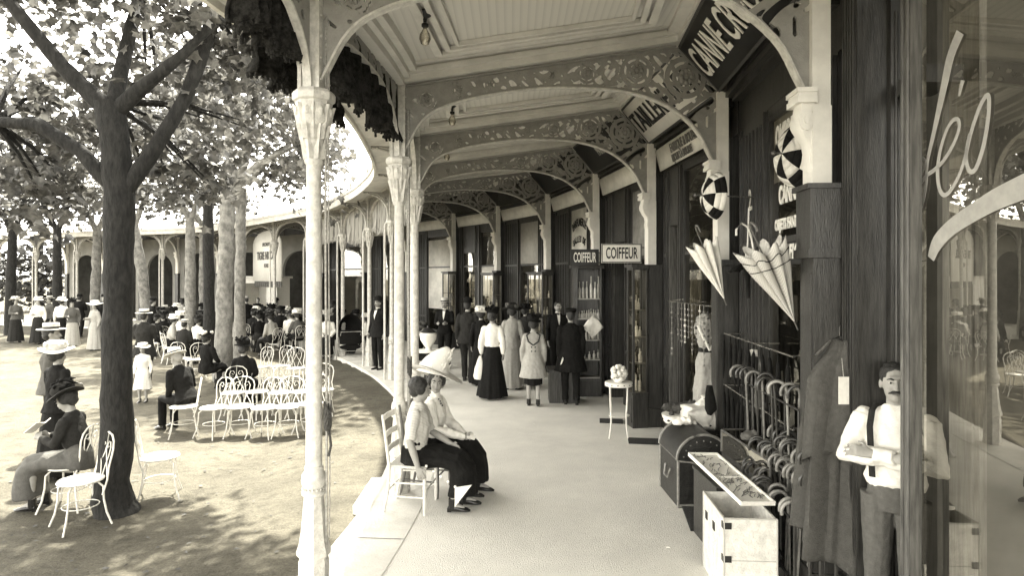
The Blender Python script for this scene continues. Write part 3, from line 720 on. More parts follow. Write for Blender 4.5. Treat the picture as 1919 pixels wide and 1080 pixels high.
# script lettering on the pane: plane of the pane in world space
Mi = (Matrix.Translation((*a,0)) @ Matrix.Rotation(rz,4,'Z')).inverted()
def onpane(px, py, v=-.232):
    # intersect the sight ray with the pane plane (local y = v)
    o_ = Mi @ Vector((0,0,CAMH)); d_ = (Mi.to_3x3() @ Vector(((px-960)/F, 1, (520-py)/F))); k = (v-o_.y)/d_.y; return o_+d_*k
def ribbon(pts, wpx, name, mt, par):
    # smooth the traced stroke, then a flat band of varying width lying on the pane
    P_ = crom(pts, 6); W_ = [np.interp(k/(len(P_)-1), [j/(len(wpx)-1) for j in range(len(wpx))], wpx) for k in range(len(P_))]
    L0 = [onpane(*p) for p in P_]; mb = MB(); vs = []
    for k, p in enumerate(L0):
        a_ = L0[max(k-1,0)]; b_ = L0[min(k+1,len(L0)-1)]; t = (b_-a_).normalized(); n_ = Vector((-t.z,0,t.x)); h = W_[k]/2*p.length/F*1.0
        h = W_[k]*.0013
        vs += [p-n_*h, p+n_*h]
    mb.add(vs, [(2*k,2*k+1,2*k+3,2*k+2) for k in range(len(L0)-1)]); return with_mod(mb.build(name, mt, par, None), .002)
SCR = mat('window_lettering_paint', .36, .6, .1, 20)
sg = thing('window_lettering', 'large painted script letters on the near shop window', 'lettering', (*a,0), rz)
ribbon([(1800,60),(1782,105),(1770,160),(1758,215),(1748,260),(1740,295),(1737,320),(1736,345),(1728,385),(1716,404),(1709,400),(1710,375),(1722,350),(1736,330),(1752,318),(1768,302),(1785,275),(1797,245),(1797,225),(1786,226),(1772,250),(1760,295),(1758,335),(1765,362),(1778,362),(1795,335),(1808,300),(1820,250),(1835,205),(1848,180),(1854,185),(1852,225),(1842,280),(1828,318),(1816,318),(1811,290),(1818,250)], [26,22,13,9,9,8,8,9,9,8,8,8,10,9,8,9,9,9,10,9,8], 'script_letters', SCR, sg)
ribbon([(1735,318),(1733,300),(1722,298),(1712,318),(1711,338),(1718,343),(1727,325),(1734,305)], [8,9,8,8], 'script_letters', SCR, sg)
ribbon([(1805,150),(1801,165),(1798,180)], [11,9,5], 'script_letters', SCR, sg)
ribbon([(1745,485),(1757,455),(1785,425),(1830,395),(1870,372),(1930,345)], [22,34,34,36,40,44], 'painted_swash', SCR, sg)
# --- the shopfronts
shopfront(3, [(.62,1.62,.62,3.7,None)], [], 'cane and umbrella shopfront with lettered window beside the number two', band=False)
t1 = shopfront(4, [(.55,1.75,.55,3.72,None)], [(1.85,2.3,3.0,WOODM)], 'jeweller shopfront under the white slanted sign')
t2 = shopfront(5, [(.3,1.35,.5,3.72,(2.55,BLINDG))], [(1.55,2.2,2.9,None)], 'hairdresser shopfront with grey blind behind the white sign')
t3 = shopfront(6, [(.85,1.95,.5,3.75,(.9,CURT,3.75))], [], 'perfumer shopfront with white lettered window panel')
t4 = shopfront(7, [(.75,1.85,.5,3.7,(2.6,BLIND))], [], 'shopfront with cream half-lowered blind beyond the perfumer')
t5 = shopfront(8, [(.3,1.2,.5,3.6,(1.7,CURT,2.6)),(1.45,2.2,.5,3.0,None)], [], 'shaded shopfront behind the strolling group')
t6 = shopfront(9, [(.3,1.9,.5,3.6,(1.2,CURT,3.5))], [], 'bright-windowed shopfront at the far left end of the gallery')
shopfront(10, [(.4,2.2,.5,3.5,None)], [], 'dim shopfront beyond the bend of the arcade, behind the cafe tables')
shopfront(11, [(.4,2.4,.5,3.5,None)], [], 'dim shopfront behind the bath chair, across the garden')
slanted(3, BLACK, FAB, 'CANNE CROC', .52, 'dark slanted sign with white letters reading CANNE CROC', sx=.42, u=2.36, bold=.006, width=1.75)
slanted(4, FAB, BLACK, 'TAILLERIE DE R', .46, 'white slanted sign reading TAILLERIE DE in black', sx=.42, u=2.42, bold=.006, width=2.30)
slanted(5, BLACK, mat('faded_sign_letters', .34, .7, .2, 30), 'PARFUMERIE', .24, 'dark slanted sign with faded grey letters over the hairdresser', sx=.62, bold=.006)
slanted(6, BLACK, MATS['faded_sign_letters'], 'COIFFURE', .26, 'dark slanted sign over the bottle cabinet, hardly legible', sx=.62)
a, L, rz = wframe(4)
q = MB()
bt = put_text(t1, 'FABRIQUE & BOURSE', .17, mat('grey_sign_letters', .12, .7), 1.3, -.045, 4.03, .62, .004, (.08,.30))
bt = put_text(t1, 'BIJOUX LA BOURSE', .14, MATS['grey_sign_letters'], 1.45, -.085, 3.90, .62, .004, (.08,.30))
# window lettering, umbrella shop
a3, L3, rz3 = wframe(3)
wl = thing('window_lettering', 'umbrella shop lettering on the narrow window beside the number two', 'lettering', (*a3,0), rz3)
q = MB(); q.add([(.67,-.245,3.12),(1.57,-.245,3.12),(1.57,-.245,3.70),(.67,-.245,3.70)], [(3,2,1,0)]); q.build('pale_panel', mat('frosted_grey', .32, .8, .15, 4), wl)
put_text(wl, 'OMBRELLES', .26, FAB, 1.12, -.228, 3.52, .52, .010); put_text(wl, 'PARAPLUIES', .17, FAB, 1.12, -.228, 3.25, .70, .008)
put_text(wl, 'CANNES', .22, FAB, 1.12, -.228, 2.98, .62, .010); put_text(wl, 'OBJETS FANTAISIE', .13, FAB, 1.12, -.228, 2.72, .70, .006)
ps = thing('price_sign', 'black card reading PRIX-FIXE in white in the umbrella shop window', 'sign', (*a3,0), rz3)
q = MB(); q.box((.82,-.235,2.36),(1.42,-.222,2.58)); q.build('card', BLACK, ps); put_text(ps, 'PRIX-FIXE', .17, FAB, 1.12, -.217, 2.465, .68, .006)
nm = thing('house_number', 'white figure 2 painted on the dark pilaster', 'number', (*a3,0), rz3); put_text(nm, '2.', .30, FAB, 2.02, -.165, 3.02, .55, .004)
a6, L6, rz6 = wframe(6); UC = 1.4
wl2 = thing('window_lettering', 'arched black lettering on the white perfumer window', 'lettering', (*a6,0), rz6)
def arc_text(par, txt, size, mt, u0, v, z0, rad, dang, sx=.7):
    n = len(txt)
    for k, ch in enumerate(txt):
        if ch == ' ': continue
        th = (k-(n-1)/2)*dang; o = text_mesh(ch, size, mt, 'letter', par, sx, .006, .003)
        M = Matrix(((-1,0,0,0),(0,0,1,0),(0,1,0,0),(0,0,0,1))) 
        o.matrix_local = Matrix.Translation((u0-rad*math.sin(th), v, z0+rad*(math.cos(th)-1))) @ Matrix(((-1,0,0,0),(0,0,1,0),(0,1,0,0),(0,0,0,1))) @ Matrix.Rotation(-th,4,'Z')
arc_text(wl2, 'PARFUMERIE', .24, BLACK, UC, -.213, 3.45, .75, .115); arc_text(wl2, 'SALLES DE', .19, BLACK, UC, -.213, 3.08, .75, .115)
put_text(wl2, 'COIFFURE', .10, MATS['grey_sign_letters'], UC, -.213, 2.78, .7)
# hanging hairdresser signs (seen square on)
def coif(px, s, w_, h_, z, board, let, label, lab2):
    x, y = at(px, s); t = thing('hanging_sign', label, 'sign', (x,y,z), 0)
    q = MB(); q.cbox((0,0,0),(w_,.03,h_)); q.build('board', board, t)
    q = MB(); 
    for s_ in (-1,1): q.cbox((0,-.0165,s_*(h_/2-.012)),(w_,.006,.018)); q.cbox((s_*(w_/2-.009),-.0165,0),(.018,.006,h_-.045))
    q.loft([(w_/2,0,h_*.3),(w_/2+.14,0,h_*.3)], .009, 6); q.loft([(w_/2,0,-h_*.3),(w_/2+.14,0,-h_*.3)], .009, 6)
    q.build('frame', board if board == BLACK else WOODM, t)
    o = text_mesh('COIFFEUR', h_*.82, let, 'lettering', t, w_*.90/(h_*.82*5.15), .004, .003); o.location = (0,-.021,-.005); o.rotation_euler = (R(90),0,0)
    o2 = text_mesh('COIFFEUR', h_*.80, let, 'lettering', t, w_*.93/(h_*.80*5.15), .010, .003); o2.location = (0,.021,-.005); o2.rotation_euler = (R(90),0,R(180))
coif(1165, 119, .63, .305, 2.25+(520-475)/119, FAB, BLACK, 'white hanging sign reading COIFFEUR in black', '')
coif(1096, 104, .51, .30, 2.25+(520-483)/104, BLACK, FAB, 'black hanging sign reading COIFFEUR in white', '')
# wares behind the panes
goods(2, .1, 1.7, -.85, .6, 3.2, 60, 1, 'assorted wares glimpsed through the near script-painted window', (2,2,.8))
goods(3, .7, 1.6, -.6, .7, 2.6, 40, 2, 'canes and small wares behind the umbrella shop pane', (2,1,.4))
goods(4, .6, 1.7, -.55, .7, 2.6, 60, 3, 'wares behind the jeweller pane near the hanging parasol', (1,2,2))
goods(5, .35, 1.3, -.5, .6, 2.4, 70, 4, 'wares behind the pane beneath the white hairdresser sign', (1,2,3))
goods(7, .8, 1.8, -.5, .6, 2.3, 50, 6, 'wares behind the pane under the cream blind', (1,1,2))
goods(8, .35, 2.1, -.5, .6, 2.5, 60, 7, 'wares in the window behind the strolling group', (1,1,2))
# tall glazed show-cases standing against the piers
def vitrine(i, u, v, w_, d_, h_, label):
    a, L, rz = wframe(i); M = Matrix.Rotation(rz,4,'Z'); p = Vector((*a,0))+M@Vector((u,v,0)); t = thing('display_cabinet', label, 'cabinet', p, rz, 'glazed display cabinets against the shopfronts')
    q = MB(); q.box((0,0,0),(w_,d_,.5)); q.box((-.02,-.0,.5),(w_+.02,d_+.02,.53)); q.box((.04,d_,.08),(w_-.04,d_+.01,.44)); q.build('plinth', WOODD, t, 20)
    q = MB(); e = .03
    for x in (0,w_-e):
        for y in (0,d_-e): q.box((x,y,.53),(x+e,y+e,h_))
    q.box((0,0,h_),(w_,d_,h_+.04)); q.box((-.03,-.0,h_+.04),(w_+.03,d_+.03,h_+.08)); q.box((0,0,.53),(w_,.012,h_)); q.build('frame', WOODD, t, 20)
    q = MB()
    for z in (.53,.95,1.35,1.75): q.box((e,.02,z),(w_-e,d_-e,z+.012))
    q.build('shelves', mat('shelf_wood', .2, .5), t)
    q = MB(); q.add([(e,d_-.015,.53),(w_-e,d_-.015,.53),(w_-e,d_-.015,h_),(e,d_-.015,h_)], [(3,2,1,0)])
    q.add([(.015,e,.53),(.015,d_-e,.53),(.015,d_-e,h_),(.015,e,h_)], [(0,1,2,3)]); q.build('pane', GLASS, t)
    return t, p, M
BOT = MB(); BOT.lathe([(.02,0),(.022,.01),(.022,.10),(.018,.12),(.007,.14),(.007,.18),(.009,.185),(.009,.20)], 10); botme = BOT.mesh('bottle', mat('pale_bottle', .62, .3, .2, 30))
def bottles(M, p, spots, label, grp, sc=1.0):
    for (x,y,z,h) in spots:
        o = bpy.data.objects.new('bottle', botme); COL.objects.link(o); o.location = p+M@Vector((x,y,z)); o.scale = (sc,sc,h*sc); tag(o, label if isinstance(label, str) else label(spots.index((x,y,z,h))), 'bottle', grp)
for (i,u,v,w_,d_,h_,lab) in ((5,-.13,.08,.26,.24,2.36,'narrow glazed cabinet on the pier right of the white hairdresser sign'),(7,-.3,.0,.75,.30,2.30,'tall glazed cabinet behind the strolling group'),(8,-.25,.0,.6,.30,2.30,'tall glazed cabinet behind the dark-hatted strollers'),(9,-.2,0,.35,.3,2.35,'narrow dark cabinet left of the gallery beside the waiter')):
    t, p, M = vitrine(i,u,v,w_,d_,h_,lab); rnd = random.Random(i)
    goods_spots = [(rnd.uniform(.06,w_-.06), rnd.uniform(.06,d_-.08), z, rnd.uniform(.7,1.3)) for z in (.542,.962,1.362,1.762) for k in range(3)]
    bottles(M, p, goods_spots, lambda n_, nm_={5:'narrow cabinet right of the hairdresser sign',7:'tall cabinet behind the pale-coated girl',8:'tall cabinet behind the white blouse',9:'narrow cabinet beside the waiter'}[i]: '%s small pale ware, %s shelf, %s' % (ORD[n_%3], ('lowest','second','third','top')[n_//3], nm_.replace('right of the hairdresser sign','by the sign').replace('behind the pale-coated girl','behind the girl')), 'small pale wares in the display cabinets')
# perfume cabinet with rows of bottles (faces the walkway's near side, seen square on)
x, y = at(1100, 99.5); t = thing('display_cabinet', 'open-shelved bottle cabinet below the black hairdresser sign', 'cabinet', (x-.02,y,0), 0, 'glazed display cabinets against the shopfronts')
q = MB(); q.box((-.24,0,0),(.30,.34,.34)); q.box((-.2,-.012,.06),(.26,0,.30)); q.build('plinth', WOODD, t, 20)
q = MB(); q.box((-.24,.3,.34),(.30,.34,2.42)); q.box((-.24,0,.34),(-.21,.3,2.42)); q.box((.27,0,.34),(.30,.3,2.42)); q.box((-.28,-.03,2.42),(.34,.34,2.48)); q.box((-.21,0,.36),(-.15,.02,2.42)); q.box((-.20,-.002,1.0),(-.16,0,2.3)); q.build('frame', WOODD, t, 20)
q = MB()
for z in (.34,.68,1.05,1.45,1.83): q.box((-.21,.01,z),(.27,.3,z+.02))
q.build('shelves', mat('shelf_wood_pale', .4, .5), t)
rnd = random.Random(3)
for z, h, n in ((.70,.8,5),(1.07,1.0,7),(1.47,.75,9),(1.85,1.9,6)):
    for k in range(n):
        o = bpy.data.objects.new('bottle', botme); COL.objects.link(o); o.location = (x-.02-.10+.36*k/(n-1), y+.12+rnd.uniform(-.05,.08), z); o.scale = (1.0+.2*rnd.random(),)*2+(h*rnd.uniform(.8,1.15),)
        tag(o, ORD[k]+' from the left, '+{.70:'small bottle on the lowest shelf of the open bottle cabinet',1.07:'bottle on the second shelf of the bottle cabinet',1.47:'short bottle in the middle row of the bottle cabinet',1.85:'tall white bottle on the top shelf of the bottle cabinet'}[z], 'bottle', 'bottles in the hairdresser cabinet')
# flat glazed counter in front of it, loaded with small things
t = thing('shop_counter', 'low dark counter heaped with small wares behind the dark-coated man', 'counter', (x-.02,y-.15,0), 0)
q = MB(); q.box((-.75,-.5,.55),(-.15,.0,.60)); q.box((-.72,-.46,.0),(-.18,-.04,.55)); q.build('body', WOODD, t, 20)

# rendered inner wall of the far arcade: one arched opening per bay
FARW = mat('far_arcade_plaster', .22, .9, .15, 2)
q = MB(); hw = .86; zc = 2.6; n = 12
arcp = [(hw*math.cos(math.pi-math.pi*k/n), zc+hw*math.sin(math.pi*k/n)) for k in range(n+1)]
out = [(-1.28, 0)]+[(-1.28, 4.2)]*1
poly = [(-1.28,0),(-hw,0)]+[(-hw,zc)]
vs = []; fs = []
for y in (-.12,.0):
    b0 = len(vs); vs += [(-1.22,y,0),(-hw,y,0),(-hw,y,zc),(-1.22,y,zc),(-1.22,y,4.2),(1.22,y,4.2),(1.22,y,zc),(hw,y,zc),(hw,y,0),(1.22,y,0)]+[(a_,y,b_) for a_, b_ in arcp[1:-1]]
    m_ = list(range(b0+10, b0+10+n-1)); fs += [(b0,b0+1,b0+2,b0+3),(b0+7,b0+8,b0+9,b0+6)]
    top = [(-1.22+2.44*k/n) for k in range(n+1)]
    t0_ = len(vs); vs += [(x_,y,4.2) for x_ in top]; arc_i = [b0+2]+m_+[b0+7]
    fs += [(arc_i[k],arc_i[k+1],t0_+k+1,t0_+k) for k in range(n)]+[(b0+3,b0+2,t0_),(b0+7,b0+6,t0_+n)]
q.add(vs, fs); full = arcp
q.add([(a_,-.12,b_) for a_, b_ in [(-hw,0)]+full+[(hw,0)]]+[(a_,0,b_) for a_, b_ in [(-hw,0)]+full+[(hw,0)]], [(k,k+1,n+3+k+1,n+3+k) for k in range(n+2)])
first = None
for i in range(12, NP-2):
    a, L, rz = wframe(i); M = Matrix.Rotation(rz,4,'Z'); p = Vector((*a,0))+M@Vector((L/2,-.05,0)); lab = '%s plastered wall bay with an arched opening from the left end of the far arcade' % ORD[NP-3-i]
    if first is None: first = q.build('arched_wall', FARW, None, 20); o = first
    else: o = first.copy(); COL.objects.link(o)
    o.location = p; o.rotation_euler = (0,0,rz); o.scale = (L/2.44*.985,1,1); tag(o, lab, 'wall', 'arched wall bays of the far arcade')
# ------------------------------------------------------------------ plane trees
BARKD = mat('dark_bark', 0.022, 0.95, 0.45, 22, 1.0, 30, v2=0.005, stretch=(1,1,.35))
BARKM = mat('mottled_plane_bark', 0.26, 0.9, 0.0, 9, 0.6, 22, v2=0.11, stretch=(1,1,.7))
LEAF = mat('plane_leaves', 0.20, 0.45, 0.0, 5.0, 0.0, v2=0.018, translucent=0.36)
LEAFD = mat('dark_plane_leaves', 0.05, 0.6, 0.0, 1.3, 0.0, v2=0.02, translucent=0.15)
def leaf_template():
    # five-lobed plane leaf, stalk at origin, pointing +y, half folded
    pts = []
    for a, r in ((-160,.25),(-125,.62),(-100,.42),(-70,.80),(-45,.5),(-18,.62),(0,1.0),(18,.62),(45,.5),(70,.80),(100,.42),(125,.62),(160,.25)):
        t = math.radians(a); pts.append((r*math.sin(t)*.5, .28+r*math.cos(t)*.5, -.10*abs(math.sin(t))*r))
    return np.array(pts)
LT = leaf_template()
def leaves_mesh(name, centers, sizes, mt, rng, simple=False):
    n = len(centers); T = LT if not simple else LT[[1,3,6,9,11]]
    k = len(T)
    # random orientations, biased to hang with faces roughly horizontal
    yaw = rng.uniform(0, 2*np.pi, n); pitch = rng.normal(-.45, .6, n); roll = rng.normal(0, .7, n)
    cy, sy = np.cos(yaw), np.sin(yaw); cp, sp = np.cos(pitch), np.sin(pitch); cr, sr = np.cos(roll), np.sin(roll)
    X, Y, Z = T[:,0][None], T[:,1][None], T[:,2][None]
    x1 = X*cr[:,None]+Z*sr[:,None]; z1 = -X*sr[:,None]+Z*cr[:,None]
    y2 = Y*cp[:,None]-z1*sp[:,None]; z2 = Y*sp[:,None]+z1*cp[:,None]
    x3 = x1*cy[:,None]-y2*sy[:,None]; y3 = x1*sy[:,None]+y2*cy[:,None]
    V = np.stack([x3, y3, z2], -1)*sizes[:,None,None]+centers[:,None,:]
    me = bpy.data.meshes.new(name); me.vertices.add(n*k); me.vertices.foreach_set('co', V.reshape(-1)); me.loops.add(n*k)
    me.loops.foreach_set('vertex_index', np.arange(n*k, dtype=np.int32)); me.polygons.add(n)
    me.polygons.foreach_set('loop_start', np.arange(0, n*k, k, dtype=np.int32)); me.polygons.foreach_set('loop_total', np.full(n, k, dtype=np.int32))
    me.update(); me.validate(); me.materials.append(mt); return me
def tree(x, y, limbs, r0, label, bark, clumps, n, size, seed, lmat=LEAF, simple=False, group='plane trees of the garden'):
    """limbs: lists of (dx,dy,z,r); clumps: (x,y,z,rx,ry,rz,weight) in world axes relative to the base"""
    z0 = gz(x, y); t = thing('plane_tree', label, 'tree', (x,y,z0), 0, group); rng = np.random.default_rng(seed)
    mb = MB()
    for L in limbs:
        P_ = []; Rr = []
        L = [(a[0], a[1], a[2], a[3]) for a in L]; k = len(L)
        for i in range(k-1):
            for q in range(6):
                u = q/6; p = [L[i][j]+(L[i+1][j]-L[i][j])*u for j in range(4)]
                w_ = .25*p[3]; P_.append((p[0]+w_*noise.noise(Vector((p[2]*1.7,seed,1))), p[1]+w_*noise.noise(Vector((p[2]*1.7,seed,7))), p[2])); Rr.append(p[3]*(1+.10*noise.noise(Vector((p[2]*4,seed,3)))))
        P_.append(L[-1][:3]); Rr.append(L[-1][3]); n0 = len(mb.v); mb.loft(P_, Rr, 14)
        for q in range(n0, len(mb.v)):
            v = Vector(mb.v[q]); c = P_[(q-n0)//14]; d = v-Vector(c); v = Vector(c)+d*(1+.13*noise.noise(v*5)+.06*noise.noise(v*14)); mb.v[q] = tuple(v)
    mb.build('trunk', bark, t, 60)
    # twigs toward the clumps
    tw = MB(); W_ = np.array([c[6] for c in clumps], float); W_ /= W_.sum()
    tips = [Vector(l[-1][:3]) for l in limbs]
    for c in clumps:
        cc = Vector(c[:3]); tip = min(tips, key=lambda q: (q-cc).length)
        for q in range(3):
            e = cc+Vector((rng.uniform(-.6,.6)*c[3], rng.uniform(-.6,.6)*c[4], rng.uniform(-.4,.6)*c[5])); mid = tip.lerp(e,.5)+Vector((0,0,.15*(e-tip).length*.5))
            tw.loft([tip, mid, e], [.035,.022,.006], 5)
    tw.build('branches', bark, t)
    ch = rng.choice(len(clumps), n, p=W_); C = np.array([c[:3] for c in clumps])[ch]; S = np.array([c[3:6] for c in clumps])[ch]
    d = rng.normal(size=(n,3)); d /= np.linalg.norm(d, axis=1)[:,None]; d *= (rng.uniform(0,1,n)**.45)[:,None]
    pts = C+d*S
    # gather the leaves in sprays so gaps open between them
    ns = max(10, n//14); spr = pts[:ns]; own = rng.integers(0, ns, n); pts = spr[own]+rng.normal(0, size*1.05, (n,3))*np.array([1,1,.7])
    o = bpy.data.objects.new('crown', leaves_mesh('crown', pts, rng.uniform(.65,1.25,n)*size, lmat, rng, simple)); COL.objects.link(o); o.parent = t
    return t
# T1: big dark trunk at the left front
x1, y1 = at(220, 180)
tree(x1, y1, [[(0,0,-.12,.25),(-.01,0,.05,.195),(-.02,0,.35,.162),(.0,0,1.6,.142),(.02,0,2.6,.138),(.03,0,3.3,.150),(-.03,0,3.9,.13),(-.08,0,4.28,.14)],
   [(.05,0,3.30,.09),(.33,.05,3.75,.076),(.66,.1,4.35,.066),(.90,.1,5.0,.07),(1.0,.2,5.8,.055)],
   [(-.05,0,3.4,.08),(-.35,-.05,3.75,.07),(-.75,-.1,4.02,.07),(-1.2,-.1,4.05,.05)],
   [(-.1,0,4.2,.10),(-.5,-.1,4.62,.075),(-.85,-.2,5.1,.06),(-1.3,-.2,5.7,.05)],
   [(0,0,4.2,.09),(.3,-.05,4.42,.070),(.75,-.1,4.75,.05),(1.1,-.1,5.1,.04)],
   [(-.05,0,4.2,.08),(-.1,.3,4.9,.07),(-.05,.5,5.8,.05)]],
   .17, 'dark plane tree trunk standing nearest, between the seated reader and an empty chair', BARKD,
   [(-1.0,.9,4.5,.8,.8,.6,2),(-1.3,.7,3.5,.5,.6,.5,1.1),(-.3,1.5,4.8,.9,.9,.8,2.2),(.7,.8,4.4,.6,.6,.5,1.3),(.9,.2,5.2,.7,.7,.5,1.6),(.35,1.2,3.7,.5,.5,.35,.7),(1.2,.6,5.0,.5,.6,.5,1.0),(-.9,.2,5.6,1.0,.8,.5,2),(.3,0,5.7,1.0,.9,.4,2),(1.6,.9,5.4,.7,.6,.5,1.3),(-1.7,1.2,4.3,.7,.7,.8,1.6),(-.2,1.6,3.9,.7,.6,.5,1.0)], 4700, .20, 11)
# T2: mottled trunk in the middle distance, a second one behind it
x2, y2 = at(421, 79)
tree(x2, y2, [[(0,0,-.1,.26),(-.03,0,.8,.20),(.02,0,2.2,.185),(.05,0,3.6,.175),(.12,0,5.0,.165),(.08,0,6.2,.15)],[(.08,0,6.0,.13),(.6,0,7.0,.10),(1.2,0,8.0,.06)],[(.05,0,6.0,.14),(-.3,0,6.8,.12),(-.9,0,7.8,.07)],[(.15,.05,4.6,.09),(.8,.1,5.2,.07),(1.6,.2,5.6,.04)]],
   .22, 'pale mottled plane trunk behind the rows of white chairs', BARKM,
   [(0,.4,7.2,1.6,1.4,1.0,3),(1.5,0,6.6,1.1,1.2,.9,2),(1.9,.2,5.5,.8,.9,.8,1.4),(2.2,.5,4.6,.5,.7,.5,.5),(-1.2,0,6.4,1.2,1.2,.9,1.8),(.9,0,8.3,1.3,1.2,.7,2),(2.6,.5,7.6,.9,.9,.8,1.1),(2.9,-1.5,6.6,.7,.8,.7,.9)], 2600, .31, 12)
x3, y3 = at(450, 70)
tree(x3, y3, [[(0,0,-.1,.19),(0,0,1.5,.14),(.02,0,3.5,.13),(.05,0,5.2,.12),(.3,0,6.4,.09)],[(.02,0,4.7,.09),(.5,0,5.3,.07),(1.1,0,5.9,.04)]], .2, 'second mottled plane trunk close behind the pale one, slightly to its right', BARKM,
   [(.8,.2,6.5,1.1,1,.9,2),(1.2,.2,5.4,.8,.8,.6,1.1),(-.4,.5,6.8,1.2,1,.8,1.6),(2.2,.4,6.2,.7,.7,.7,.7)], 1400, .30, 13)
x4, y4 = at(393, 66)
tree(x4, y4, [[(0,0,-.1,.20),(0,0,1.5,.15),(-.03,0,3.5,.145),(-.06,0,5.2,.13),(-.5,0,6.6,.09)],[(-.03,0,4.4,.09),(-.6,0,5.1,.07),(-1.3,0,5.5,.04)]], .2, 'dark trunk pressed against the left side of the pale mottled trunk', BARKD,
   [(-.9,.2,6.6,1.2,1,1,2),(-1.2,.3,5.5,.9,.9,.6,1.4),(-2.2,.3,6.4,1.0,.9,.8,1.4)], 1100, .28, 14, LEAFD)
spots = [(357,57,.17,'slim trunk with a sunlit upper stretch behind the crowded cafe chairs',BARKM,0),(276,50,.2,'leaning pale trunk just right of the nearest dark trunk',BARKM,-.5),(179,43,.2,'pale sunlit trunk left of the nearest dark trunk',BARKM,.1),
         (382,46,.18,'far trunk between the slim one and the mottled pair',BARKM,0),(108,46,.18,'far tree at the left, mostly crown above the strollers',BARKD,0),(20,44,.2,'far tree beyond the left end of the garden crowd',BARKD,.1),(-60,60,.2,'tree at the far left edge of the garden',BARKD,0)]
for k, (px, s, r, lab, bk, lean) in enumerate(spots):
    x, y = at(px, s)
    tree(x, y, [[(0,0,-.1,r*1.2),(0,0,1.2,r),(lean*.5,0,3.0,r*.9),(lean,0,4.4,r*.8)],[(lean,0,4.3,r*.6),(lean+.5,0,5.6,.08),(lean+.9,0,6.8,.05)],[(lean,0,4.3,r*.6),(lean-.6,0,5.5,.08),(lean-1.1,0,6.9,.05)]], r, lab, bk,
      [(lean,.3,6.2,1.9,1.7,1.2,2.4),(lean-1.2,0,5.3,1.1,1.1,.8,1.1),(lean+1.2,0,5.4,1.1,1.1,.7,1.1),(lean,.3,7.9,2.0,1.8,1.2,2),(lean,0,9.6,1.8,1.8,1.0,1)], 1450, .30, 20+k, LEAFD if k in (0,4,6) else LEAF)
# park trees beyond the far arcade
for k, (x, y) in enumerate(((-34,44),(-27,47),(-20,45),(-13,46),(-6,44),(2,42))):
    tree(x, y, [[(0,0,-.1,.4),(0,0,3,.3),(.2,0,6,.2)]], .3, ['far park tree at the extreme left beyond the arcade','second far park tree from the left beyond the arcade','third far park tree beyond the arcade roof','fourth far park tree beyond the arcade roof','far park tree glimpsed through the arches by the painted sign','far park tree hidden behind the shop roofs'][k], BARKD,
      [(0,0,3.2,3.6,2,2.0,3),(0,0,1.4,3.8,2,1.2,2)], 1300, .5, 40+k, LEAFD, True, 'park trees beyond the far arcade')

# plane tree added out of frame; its crown shades and dapples the near garden
tree(-6.9, 2.2, [[(0,0,-.1,.24),(0,0,2,.19),(.1,0,4.0,.17),(.2,0,5.2,.13)],[(.2,0,4.6,.10),(1.2,.2,5.6,.08),(2.4,.5,6.6,.05)],[(.1,0,4.6,.10),(-.8,.5,5.8,.07)],[(.2,0,4.9,.09),(.8,1.6,6.0,.07),(1.2,2.8,6.6,.04)]], .2, 'plane tree added out of frame at the left, its crown shading the near garden', BARKD,
     [(.8,.6,6.8,1.6,1.6,.7,2),(2.6,.4,6.9,1.5,1.5,.6,2),(1.0,2.6,7.0,1.6,1.5,.7,2),(3.2,2.2,7.2,1.3,1.5,.6,1.6),(-1.0,1.2,6.4,1.5,1.6,.8,1.4),(2.4,-1.4,6.8,1.5,1.3,.6,1.4),(.2,-1.2,6.6,1.5,1.2,.7,1.2),(.2,4.2,7.2,1.6,1.2,.6,1.3),(2.4,4.4,7.4,1.3,1.2,.6,1.2)], 5200, .24, 77, LEAF)
